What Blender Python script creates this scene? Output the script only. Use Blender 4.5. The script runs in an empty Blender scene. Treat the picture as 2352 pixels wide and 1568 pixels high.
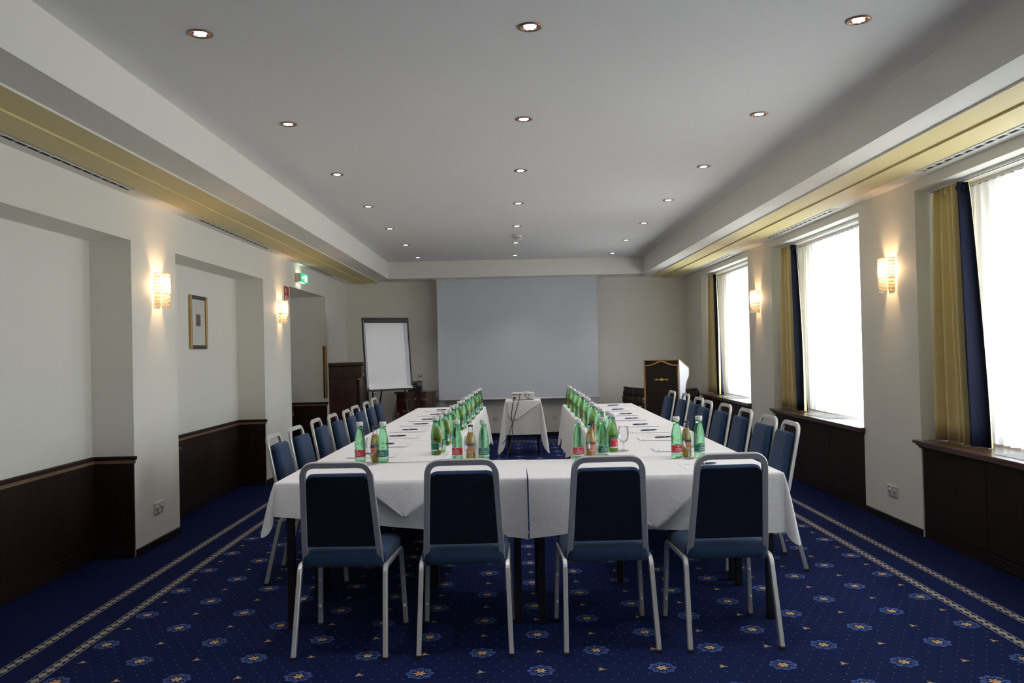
import bpy, bmesh, math, random
from mathutils import Vector, Matrix

random.seed(7)
sc = bpy.context.scene
COL = sc.collection
PI = math.pi

# ------------------------------------------------------------------ camera
CAM_H = 1.405
def make_camera():
    pitch, yaw, roll = 0.0114683, 0.0040975, 0.022368
    cy, sy, cp, sp, cr, sr = math.cos(yaw), math.sin(yaw), math.cos(pitch), math.sin(pitch), math.cos(roll), math.sin(roll)
    f = Vector((sy * cp, cy * cp, sp)); r = Vector((cy, -sy, 0)); u = r.cross(f)
    r2 = cr * r - sr * u; u2 = cr * u + sr * r
    cd = bpy.data.cameras.new('camera'); cam = bpy.data.objects.new('camera', cd)
    cd.sensor_fit = 'HORIZONTAL'; cd.sensor_width = 36.0
    cd.lens = 1902.05 / 2352 * 36.0
    cd.clip_start = 0.05; cd.clip_end = 200
    m = Matrix((r2, u2, -f)).transposed().to_4x4()
    m.translation = Vector((0, 0, CAM_H))
    cam.matrix_world = m
    COL.objects.link(cam); sc.camera = cam
make_camera()

# ------------------------------------------------------------------ exposure, world
sc.view_settings.view_transform = 'Standard'
sc.view_settings.look = 'None'
sc.view_settings.gamma = 1.0
sc.view_settings.use_curve_mapping = False
sc.view_settings.exposure = 0.0
SKY = 25.0
LED_W = 42.0
def make_world():
    w = bpy.data.worlds.new('overcast_sky'); sc.world = w; w.use_nodes = True
    nt = w.node_tree; nt.nodes.clear()
    out = nt.nodes.new('ShaderNodeOutputWorld'); bg = nt.nodes.new('ShaderNodeBackground')
    tc = nt.nodes.new('ShaderNodeTexCoord'); sep = nt.nodes.new('ShaderNodeSeparateXYZ')
    mr = nt.nodes.new('ShaderNodeMapRange'); mr.inputs[1].default_value = -0.06; mr.inputs[2].default_value = 0.05
    mix = nt.nodes.new('ShaderNodeMix'); mix.data_type = 'RGBA'
    mix.inputs[6].default_value = (0.72, 0.71, 0.69, 1)      # street and facades below the horizon
    mix.inputs[7].default_value = (0.88, 0.94, 1.0, 1)       # overcast sky
    nt.links.new(tc.outputs['Generated'], sep.inputs[0]); nt.links.new(sep.outputs[2], mr.inputs[0])
    nt.links.new(mr.outputs[0], mix.inputs[0]); nt.links.new(mix.outputs[2], bg.inputs[0])
    bg.inputs[1].default_value = SKY
    nt.links.new(bg.outputs[0], out.inputs[0])
make_world()
try:
    sc.cycles.max_bounces = 10; sc.cycles.diffuse_bounces = 6; sc.cycles.transmission_bounces = 8
    sc.cycles.transparent_max_bounces = 16; sc.cycles.sample_clamp_indirect = 6.0
    sc.cycles.caustics_reflective = False
except Exception:
    pass

# ------------------------------------------------------------------ room measures
XL, XR = -2.68, 2.96            # faces of the piers left and right
YB, YF = 13.70, -2.20           # end wall behind the screen, wall behind the camera
ZC, ZS = 2.855, 2.589           # raised ceiling, soffit
BX0, BX1, BY = -1.885, 2.163, 13.13
WIN = [(0.30, 2.68), (3.60, 5.97), (6.93, 9.26), (10.16, 12.63)]
NICHE = [(0.2, 2.75), (3.55, 5.91), (6.70, 9.09), (10.19, 12.17)]

# sky portals (guide the sampling of the sky through the panes)
for i, (a, b) in enumerate(WIN):
    ld = bpy.data.lights.new('window_portal', 'AREA'); ld.shape = 'RECTANGLE'
    ld.size = (b - a) - 0.62; ld.size_y = 1.64
    ld.cycles.is_portal = True
    lo = bpy.data.objects.new('window_portal', ld); COL.objects.link(lo)
    lo.location = (3.58, (a + b) / 2 - .09, 1.56)
    lo.rotation_euler = Vector((-1, 0, 0)).to_track_quat('-Z', 'Z').to_euler()

# ------------------------------------------------------------------ materials
class E:
    """small expression builder on Math nodes"""
    def __init__(s, nt, sock): s.nt, s.s = nt, sock
    def op(s, o, *a):
        n = s.nt.nodes.new('ShaderNodeMath'); n.operation = o
        for i, v in enumerate((s,) + a):
            if isinstance(v, E): s.nt.links.new(v.s, n.inputs[i])
            else: n.inputs[i].default_value = v
        return E(s.nt, n.outputs[0])
    def __add__(s, o): return s.op('ADD', o)
    def __sub__(s, o): return s.op('SUBTRACT', o)
    def __mul__(s, o): return s.op('MULTIPLY', o)
    def __truediv__(s, o): return s.op('DIVIDE', o)
    def rnd(s): return s.op('ROUND')
    def abs(s): return s.op('ABSOLUTE')
    def lt(s, o): return s.op('LESS_THAN', o)
    def gt(s, o): return s.op('GREATER_THAN', o)
    def mod(s, o): return s.op('FLOORED_MODULO', o)
    def sin(s): return s.op('SINE')
    def cos(s): return s.op('COSINE')
    def mx(s, o): return s.op('MAXIMUM', o)
    def mn(s, o): return s.op('MINIMUM', o)

def new_mat(name):
    m = bpy.data.materials.new(name); m.use_nodes = True
    nt = m.node_tree
    return m, nt, nt.nodes['Principled BSDF'], nt.nodes['Material Output']

def noise(nt, scale, detail=4, vec=None, rough=0.55):
    n = nt.nodes.new('ShaderNodeTexNoise'); n.inputs['Scale'].default_value = scale
    n.inputs['Detail'].default_value = detail; n.inputs['Roughness'].default_value = rough
    if vec is None:
        tc = nt.nodes.new('ShaderNodeTexCoord'); vec = tc.outputs['Object']
    nt.links.new(vec, n.inputs['Vector'])
    return n

def mat(name, col, rough=0.5, metal=0.0, var=0.06, scale=8.0, bump=0.0, bscale=60.0, stretch=None, sheen=0.0, coat=0.0, spec=0.5, emit=None, estr=0.0, bdist=0.002):
    m, nt, b, out = new_mat(name)
    b.inputs['Roughness'].default_value = rough; b.inputs['Metallic'].default_value = metal
    b.inputs['Specular IOR Level'].default_value = spec
    if sheen: b.inputs['Sheen Weight'].default_value = sheen; b.inputs['Sheen Roughness'].default_value = 0.4
    if coat: b.inputs['Coat Weight'].default_value = coat; b.inputs['Coat Roughness'].default_value = 0.08
    vec = None
    if stretch:
        tc = nt.nodes.new('ShaderNodeTexCoord'); mp = nt.nodes.new('ShaderNodeMapping')
        mp.inputs['Scale'].default_value = stretch
        nt.links.new(tc.outputs['Object'], mp.inputs[0]); vec = mp.outputs[0]
    n = noise(nt, scale, vec=vec)
    mix = nt.nodes.new('ShaderNodeMix'); mix.data_type = 'RGBA'
    c = col
    mix.inputs[6].default_value = tuple(max(0, v * (1 - var)) for v in c[:3]) + (1,)
    mix.inputs[7].default_value = tuple(min(1, v * (1 + var)) for v in c[:3]) + (1,)
    nt.links.new(n.outputs[0], mix.inputs[0]); nt.links.new(mix.outputs[2], b.inputs['Base Color'])
    if bump:
        nb = noise(nt, bscale, 3, vec)
        bp = nt.nodes.new('ShaderNodeBump'); bp.inputs['Strength'].default_value = bump; bp.inputs['Distance'].default_value = bdist
        nt.links.new(nb.outputs[0], bp.inputs['Height']); nt.links.new(bp.outputs[0], b.inputs['Normal'])
    if emit:
        b.inputs['Emission Color'].default_value = tuple(emit) + (1,); b.inputs['Emission Strength'].default_value = estr
    return m

def wood(name, c1, c2, rough=0.35, scale=3.0, stretch=(1, 1, 12), coat=0.25):
    m, nt, b, out = new_mat(name)
    tc = nt.nodes.new('ShaderNodeTexCoord'); mp = nt.nodes.new('ShaderNodeMapping')
    mp.inputs['Scale'].default_value = tuple(12.0 / max(1e-3, s) if s > 1 else 12.0 for s in stretch)
    nt.links.new(tc.outputs['Object'], mp.inputs[0])
    n = noise(nt, scale, 6, mp.outputs[0], 0.65)
    rp = nt.nodes.new('ShaderNodeValToRGB')
    rp.color_ramp.elements[0].position = 0.3; rp.color_ramp.elements[1].position = 0.7
    rp.color_ramp.elements[0].color = tuple(c1) + (1,); rp.color_ramp.elements[1].color = tuple(c2) + (1,)
    nt.links.new(n.outputs[0], rp.inputs[0]); nt.links.new(rp.outputs[0], b.inputs['Base Color'])
    b.inputs['Roughness'].default_value = rough
    b.inputs['Coat Weight'].default_value = coat; b.inputs['Coat Roughness'].default_value = 0.15
    b.inputs['Specular IOR Level'].default_value = 0.5 if coat >= 0.2 else 0.22
    return m

def glass(name, tint, clear=0.45, ior=1.38, rough=0.02):
    """tinted glass: part of the light passes straight, part is refracted"""
    m, nt, b, out = new_mat(name)
    nt.nodes.remove(b)
    rf = nt.nodes.new('ShaderNodeBsdfGlass'); rf.inputs['IOR'].default_value = ior; rf.inputs['Roughness'].default_value = rough
    n = noise(nt, 6.0, 2)
    mixc = nt.nodes.new('ShaderNodeMix'); mixc.data_type = 'RGBA'
    mixc.inputs[6].default_value = tuple(v * 0.96 for v in tint) + (1,); mixc.inputs[7].default_value = tuple(min(1, v * 1.04) for v in tint) + (1,)
    nt.links.new(n.outputs[0], mixc.inputs[0])
    tr = nt.nodes.new('ShaderNodeBsdfTransparent')
    nt.links.new(mixc.outputs[2], rf.inputs['Color']); nt.links.new(mixc.outputs[2], tr.inputs['Color'])
    mx = nt.nodes.new('ShaderNodeMixShader'); mx.inputs[0].default_value = 1 - clear
    nt.links.new(tr.outputs[0], mx.inputs[1]); nt.links.new(rf.outputs[0], mx.inputs[2]); nt.links.new(mx.outputs[0], out.inputs[0])
    return m

def thin_glass(name, tint=(0.97, 0.98, 0.98), gloss=0.9):
    m, nt, b, out = new_mat(name); nt.nodes.remove(b)
    tr = nt.nodes.new('ShaderNodeBsdfTransparent')
    n = noise(nt, 4.0, 2)
    mixc = nt.nodes.new('ShaderNodeMix'); mixc.data_type = 'RGBA'
    mixc.inputs[6].default_value = tuple(v * 0.985 for v in tint) + (1,); mixc.inputs[7].default_value = tuple(tint) + (1,)
    nt.links.new(n.outputs[0], mixc.inputs[0]); nt.links.new(mixc.outputs[2], tr.inputs['Color'])
    gl = nt.nodes.new('ShaderNodeBsdfGlossy'); gl.inputs['Roughness'].default_value = 0.02
    fr = nt.nodes.new('ShaderNodeFresnel'); fr.inputs[0].default_value = 1.5
    f2 = E(nt, fr.outputs[0]) * gloss
    mx = nt.nodes.new('ShaderNodeMixShader'); nt.links.new(f2.s, mx.inputs[0])
    nt.links.new(tr.outputs[0], mx.inputs[1]); nt.links.new(gl.outputs[0], mx.inputs[2]); nt.links.new(mx.outputs[0], out.inputs[0])
    return m

def emitter(name, col, strength):
    m, nt, b, out = new_mat(name); nt.nodes.remove(b)
    em = nt.nodes.new('ShaderNodeEmission'); em.inputs[1].default_value = strength
    n = noise(nt, 30.0, 1)
    mixc = nt.nodes.new('ShaderNodeMix'); mixc.data_type = 'RGBA'
    mixc.inputs[6].default_value = tuple(v * 0.97 for v in col) + (1,); mixc.inputs[7].default_value = tuple(col) + (1,)
    nt.links.new(n.outputs[0], mixc.inputs[0]); nt.links.new(mixc.outputs[2], em.inputs[0])
    nt.links.new(em.outputs[0], out.inputs[0])
    return m

def sheer_mat():
    m, nt, b, out = new_mat('sheer_voile'); nt.nodes.remove(b)
    tc = nt.nodes.new('ShaderNodeTexCoord')
    n = noise(nt, 240.0, 2, tc.outputs['Object'])
    tr = nt.nodes.new('ShaderNodeBsdfTransparent'); tr.inputs[0].default_value = (1, 1, 1, 1)
    tl = nt.nodes.new('ShaderNodeBsdfTranslucent'); tl.inputs[0].default_value = (0.92, 0.93, 0.95, 1)
    df = nt.nodes.new('ShaderNodeBsdfDiffuse'); df.inputs[0].default_value = (0.85, 0.86, 0.87, 1)
    m1 = nt.nodes.new('ShaderNodeMixShader'); m1.inputs[0].default_value = 0.4
    nt.links.new(tl.outputs[0], m1.inputs[1]); nt.links.new(df.outputs[0], m1.inputs[2])
    f = E(nt, n.outputs[0]) * 0.16 + 0.72
    m2 = nt.nodes.new('ShaderNodeMixShader'); nt.links.new(f.s, m2.inputs[0])
    nt.links.new(tr.outputs[0], m2.inputs[1]); nt.links.new(m1.outputs[0], m2.inputs[2])
    nt.links.new(m2.outputs[0], out.inputs[0])
    return m

def carpet_mat():
    m, nt, b, out = new_mat('navy_flower_carpet')
    g = nt.nodes.new('ShaderNodeNewGeometry'); sp = nt.nodes.new('ShaderNodeSeparateXYZ')
    # woven edge: jitter the lookup a little so the motifs look tufted
    jn = noise(nt, 160.0, 1, g.outputs['Position'])
    sub = nt.nodes.new('ShaderNodeVectorMath'); sub.operation = 'SUBTRACT'; sub.inputs[1].default_value = (0.5, 0.5, 0.5)
    nt.links.new(jn.outputs['Color'], sub.inputs[0])
    scl = nt.nodes.new('ShaderNodeVectorMath'); scl.operation = 'SCALE'; scl.inputs['Scale'].default_value = 0.009
    nt.links.new(sub.outputs[0], scl.inputs[0])
    add = nt.nodes.new('ShaderNodeVectorMath'); add.operation = 'ADD'
    nt.links.new(g.outputs['Position'], add.inputs[0]); nt.links.new(scl.outputs[0], add.inputs[1])
    nt.links.new(add.outputs[0], sp.inputs[0])
    x, y = E(nt, sp.outputs[0]), E(nt, sp.outputs[1])
    PX, PY = 0.2662, 0.4628
    u = (x - 2.240) / PX; col = u.rnd(); dx = (u - col) * PX
    par = col.mod(2.0)
    v = (y - 4.115) / PY - par * 0.5
    dy = (v - v.rnd()) * PY
    v2 = v + 0.5
    dy2 = (v2 - v2.rnd()) * PY
    r = (dx * dx + dy * dy).op('SQRT'); r2 = (dx * dx + dy2 * dy2).op('SQRT')
    th = dy.op('ARCTAN2', dx); th2 = dy2.op('ARCTAN2', dx)
    pet = (th * 8.0).cos() * 0.006
    ring_o = r.lt(pet + 0.058); ring_i = r.gt(pet * -1.0 + 0.034)
    vein = ((th * 16.0).sin() * 0.5 + (r * 260.0).sin() * 0.6).gt(-0.55)
    fn = noise(nt, 95.0, 1, g.outputs['Position'])
    ring = ring_o * ring_i * vein * (E(nt, fn.outputs[0]).gt(0.43) * 0.75 + 0.25)
    ctr = r.lt((th * 6.0).cos() * 0.006 + 0.021)
    ctr_dot = ((dx + 0.004) * (dx + 0.004) + (dy - 0.004) * (dy - 0.004)).op('SQRT').lt(0.010)
    small = r2.lt((th2 * 3.0 + 0.7).cos() * 0.008 + 0.014)
    small_hi = r2.lt(0.008)
    # pin dots
    ud = (x - 2.240) / (PX / 4) + 0.5; vd = (y - 4.115) / (PY / 8)
    ud = ud + vd.rnd().mod(2.0) * 0.5
    ddx = (ud - ud.rnd()) * (PX / 4); ddy = (vd - vd.rnd()) * (PY / 8)
    dots = (ddx * ddx + ddy * ddy).op('SQRT').lt(0.0040) * r.gt(0.07) * r2.gt(0.035)
    field = x.lt(2.295) * x.gt(-2.075) * y.lt(12.75)
    # border braids
    def braid(c, coord, along):
        d = coord - c; a = d.abs()
        lines = a.lt(0.029) * a.gt(0.021)
        ch = (along * (2 * PI / 0.062)); w = ch.sin() * 0.009 + 0.010
        rope = (a - 0.0).lt(w) + (d - ch.cos() * 0.010).abs().lt(0.004)
        return lines * 0.55 + rope.mn(1.0) * a.lt(0.019)
    inside_y = y.lt(12.80)
    br = (braid(-2.120, x, y) + braid(-2.335, x, y) + braid(2.340, x, y) + braid(2.545, x, y)) * inside_y
    insx = x.lt(2.5) * x.gt(-2.3)
    br = br + (braid(12.80, y, x) + braid(13.00, y, x)) * insx
    br = br.mn(1.0)
    # base colour with pile variation
    pn = noise(nt, 420.0, 2, g.outputs['Position']); bn = noise(nt, 1.4, 3, g.outputs['Position'])
    def mixc(f, a, c):
        n = nt.nodes.new('ShaderNodeMix'); n.data_type = 'RGBA'
        if isinstance(f, E): nt.links.new(f.s, n.inputs[0])
        else: nt.links.new(f, n.inputs[0])
        for i, q in ((6, a), (7, c)):
            if isinstance(q, tuple): n.inputs[i].default_value = q + (1,)
            else: nt.links.new(q, n.inputs[i])
        return n.outputs[2]
    base = mixc(bn.outputs[0], (0.0066, 0.0105, 0.040), (0.0100, 0.0160, 0.062))
    cfield = mixc(ring * 0.66, base, (0.085, 0.135, 0.33))
    cfield = mixc(ctr * 0.8, cfield, (0.50, 0.40, 0.20)); cfield = mixc(ctr_dot * ctr, cfield, (0.45, 0.15, 0.05))
    cfield = mixc(small * 0.8, cfield, (0.26, 0.17, 0.075)); cfield = mixc(small_hi * 0.7, cfield, (0.55, 0.45, 0.24))
    cfield = mixc(dots * 0.4, cfield, (0.26, 0.22, 0.13))
    c = mixc(field, base, cfield)
    c = mixc(br, c, (0.27, 0.24, 0.19))
    dark = E(nt, pn.outputs[0]) * 0.9 + 0.55
    hs = nt.nodes.new('ShaderNodeVectorMath'); hs.operation = 'SCALE'
    nt.links.new(c, hs.inputs[0]); nt.links.new(dark.s, hs.inputs['Scale'])
    nt.links.new(hs.outputs[0], b.inputs['Base Color'])
    b.inputs['Roughness'].default_value = 1.0; b.inputs['Specular IOR Level'].default_value = 0.02
    bp = nt.nodes.new('ShaderNodeBump'); bp.inputs['Strength'].default_value = 0.5; bp.inputs['Distance'].default_value = 0.004
    nt.links.new(pn.outputs[0], bp.inputs['Height']); nt.links.new(bp.outputs[0], b.inputs['Normal'])
    return m

def cloth_mat():
    m, nt, b, out = new_mat('white_table_linen')
    tc = nt.nodes.new('ShaderNodeTexCoord')
    big = noise(nt, 5.0, 5, tc.outputs['Object'], 0.6); fine = noise(nt, 500.0, 1, tc.outputs['Object'])
    mix = nt.nodes.new('ShaderNodeMix'); mix.data_type = 'RGBA'
    mix.inputs[6].default_value = (0.74, 0.725, 0.71, 1); mix.inputs[7].default_value = (0.80, 0.785, 0.77, 1)
    nt.links.new(big.outputs[0], mix.inputs[0]); nt.links.new(mix.outputs[2], b.inputs['Base Color'])
    b.inputs['Roughness'].default_value = 0.8; b.inputs['Specular IOR Level'].default_value = 0.2
    h = E(nt, big.outputs[0]) * 1.0 + E(nt, fine.outputs[0]) * 0.05
    bp = nt.nodes.new('ShaderNodeBump'); bp.inputs['Strength'].default_value = 0.45; bp.inputs['Distance'].default_value = 0.02
    nt.links.new(h.s, bp.inputs['Height']); nt.links.new(bp.outputs[0], b.inputs['Normal'])
    return m

def crystal_mat():
    m = glass('crystal_bead', (0.99, 0.97, 0.94), 0.74, 1.5)
    nt = m.node_tree; out = nt.nodes['Material Output']
    src = out.inputs[0].links[0].from_socket
    tl = nt.nodes.new('ShaderNodeBsdfTranslucent'); tl.inputs[0].default_value = (0.95, 0.92, 0.86, 1)
    mx = nt.nodes.new('ShaderNodeMixShader'); mx.inputs[0].default_value = 0.28
    nt.links.new(src, mx.inputs[1]); nt.links.new(tl.outputs[0], mx.inputs[2]); nt.links.new(mx.outputs[0], out.inputs[0])
    return m

M = {}
M['paint'] = mat('cream_wall_paint', (0.79, 0.768, 0.70), 0.7, var=0.02, scale=1.5, bump=0.15, bscale=45)
M['ceil'] = mat('white_ceiling_paint', (0.82, 0.805, 0.785), 0.75, var=0.015, scale=1.0, bump=0.08, bscale=30)
M['gold_band'] = mat('ochre_soffit_paint', (0.66, 0.55, 0.27), 0.6, var=0.03, scale=2)
M['carpet'] = carpet_mat()
M['wood_dark'] = wood('dark_stained_wood', (0.010, 0.0042, 0.0030), (0.022, 0.0085, 0.0058), 0.6, 3.0, (1, 1, 10), 0.0)
M['wood_sill'] = wood('polished_sill_wood', (0.045, 0.020, 0.011), (0.085, 0.040, 0.020), 0.28, 3.0, (1, 10, 1), 0.5)
M['wood_red'] = wood('mahogany_veneer', (0.030, 0.008, 0.005), (0.060, 0.018, 0.010), 0.3, 3.0, (1, 1, 10), 0.4)
M['wood_strip'] = wood('light_moulding_wood', (0.17, 0.105, 0.055), (0.24, 0.155, 0.085), 0.45, 3.0, (1, 10, 1), 0.1)
M['black_wood'] = wood('black_skirting', (0.008, 0.006, 0.005), (0.014, 0.010, 0.008), 0.5, 3.0, (1, 10, 1), 0.1)
M['lect_wood'] = wood('lectern_walnut', (0.012, 0.0065, 0.0045), (0.020, 0.011, 0.0075), 0.5, 3.0, (1, 1, 10), 0.05)
M['gilt'] = mat('gilt_moulding', (0.36, 0.20, 0.075), 0.4, 0.3, var=0.15, scale=30)
M['lit_side_board'] = mat('window_lit_side_white_board', (0.46, 0.46, 0.51), 0.35, coat=0.4)  # window light on the lectern sides put into the colour; also the whiteboard
M['fabric'] = mat('blue_velvet', (0.021, 0.043, 0.092), 0.9, var=0.15, scale=25, bump=0.25, bscale=900, sheen=0.10, spec=0.10)
M['fabric_back'] = mat('navy_back_fabric', (0.006, 0.009, 0.020), 0.9, var=0.15, scale=25, bump=0.2, bscale=900, spec=0.15)
M['alu'] = mat('brushed_aluminium', (0.62, 0.61, 0.60), 0.34, 0.65, var=0.06, scale=20, bump=0.02, bscale=300, stretch=(1, 1, 0.05))
M['rubber'] = mat('black_rubber', (0.012, 0.012, 0.013), 0.6)
M['black_metal'] = mat('black_table_leg', (0.008, 0.008, 0.009), 0.4, 0.2)
M['board'] = mat('laminate_table_top', (0.35, 0.28, 0.2), 0.4)
M['linen'] = cloth_mat()
M['paper'] = mat('white_paper', (0.765, 0.765, 0.775), 0.6, var=0.01)
M['ink'] = mat('grey_red_print', (0.25, 0.16, 0.17), 0.6)
M['pen'] = mat('navy_pen_plastic', (0.008, 0.012, 0.06), 0.25, coat=0.5)
M['chrome'] = mat('chrome', (0.8, 0.8, 0.8), 0.12, 1.0, var=0.02)
M['green_glass'] = glass('green_bottle_glass', (0.62, 0.92, 0.71), 0.45, 1.36)
M['clear_glass'] = thin_glass('clear_glass', gloss=0.7)
M['pane'] = thin_glass('window_glass', (0.96, 0.98, 0.98), 0.6)
M['juice'] = mat('orange_juice', (0.78, 0.42, 0.035), 0.15, var=0.05, coat=0.7)
M['cap_white'] = mat('white_screw_cap', (0.66, 0.65, 0.64), 0.35)
M['cap_dark'] = mat('navy_crown_cap', (0.02, 0.02, 0.04), 0.3, 0.4)
M['lab_red'] = mat('red_label', (0.50, 0.022, 0.045), 0.4, var=0.05)
M['lab_green'] = mat('green_label', (0.004, 0.16, 0.105), 0.35, var=0.05)
M['lab_teal'] = mat('teal_back_label', (0.07, 0.36, 0.33), 0.4)
M['lab_white'] = mat('silver_label_band', (0.70, 0.70, 0.68), 0.35)
M['lab_juice'] = mat('peach_label', (0.62, 0.20, 0.09), 0.4, var=0.15, scale=60)
M['lab_navy'] = mat('navy_label_band', (0.03, 0.04, 0.12), 0.4)
M['drape'] = mat('gold_satin_drape', (0.70, 0.57, 0.275), 0.5, var=0.05, scale=6, bump=0.1, bscale=500)
M['drape_navy'] = mat('navy_drape_border', (0.006, 0.009, 0.028), 0.7, spec=0.2)
M['sheer'] = sheer_mat()
M['white_plastic'] = mat('white_plastic', (0.68, 0.67, 0.64), 0.35)
M['grey_plastic'] = mat('grey_plastic', (0.16, 0.16, 0.16), 0.4)
M['dark_plastic'] = mat('black_plastic', (0.012, 0.012, 0.014), 0.4)
M['screen'] = mat('projection_fabric', (0.60, 0.62, 0.66), 0.85, var=0.02, scale=1.2, bump=0.05, bscale=3, bdist=0.02)
M['vent_white'] = mat('white_vent_metal', (0.70, 0.69, 0.66), 0.4, 0.1)
M['vent_dark'] = mat('vent_shadow_gap', (0.010, 0.010, 0.014), 0.8)
M['brass'] = mat('aged_brass', (0.46, 0.30, 0.10), 0.3, 0.9, var=0.12, scale=40)
M['gold_frame'] = mat('gold_picture_frame', (0.42, 0.25, 0.075), 0.38, 0.5, var=0.2, scale=40)
M['frame_dark'] = mat('dark_picture_frame', (0.045, 0.022, 0.014), 0.4)
M['mount'] = mat('cream_picture_mount', (0.60, 0.585, 0.54), 0.6)
M['print'] = mat('grey_engraving', (0.10, 0.10, 0.11), 0.7, var=0.7, scale=60)
M['copper'] = mat('bronze_spot_ring', (0.30, 0.17, 0.10), 0.3, 0.8)
M['led'] = emitter('cool_led', (0.88, 0.82, 1.0), 14.0)
M['crystal'] = crystal_mat()
M['stem_glass'] = glass('stem_glass', (0.97, 0.98, 0.98), 0.45, 1.45)
M['bulb'] = emitter('warm_bulb', (1.0, 0.70, 0.36), 30.0)
M['sign_green'] = mat('exit_sign_green', (0.01, 0.35, 0.16), 0.4, emit=(0.03, 0.75, 0.32), estr=0.9)
M['sign_white'] = mat('exit_sign_white', (0.8, 0.85, 0.8), 0.4, emit=(0.8, 1.0, 0.85), estr=1.6)
M['sign_slot'] = emitter('exit_sign_slot', (0.85, 1.0, 0.75), 6.0)
M['cream_plastic'] = mat('cream_sign_box', (0.60, 0.52, 0.42), 0.4)
M['red_sign'] = mat('red_sign', (0.36, 0.02, 0.02), 0.4)
M['white_sign'] = mat('white_sign_print', (0.75, 0.74, 0.72), 0.5)
M['leather'] = mat('slate_blue_leather', (0.16, 0.18, 0.23), 0.35, coat=0.3)
M['carving'] = mat('dark_carved_bronze', (0.018, 0.015, 0.010), 0.35, 0.4, var=0.5, scale=30, bump=0.8, bscale=45, bdist=0.02)
M['gold_leaf'] = mat('gilt_mount', (0.50, 0.36, 0.12), 0.3, 0.8, var=0.2, scale=40)
M['pvc'] = mat('white_window_frame', (0.75, 0.75, 0.74), 0.35)

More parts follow.
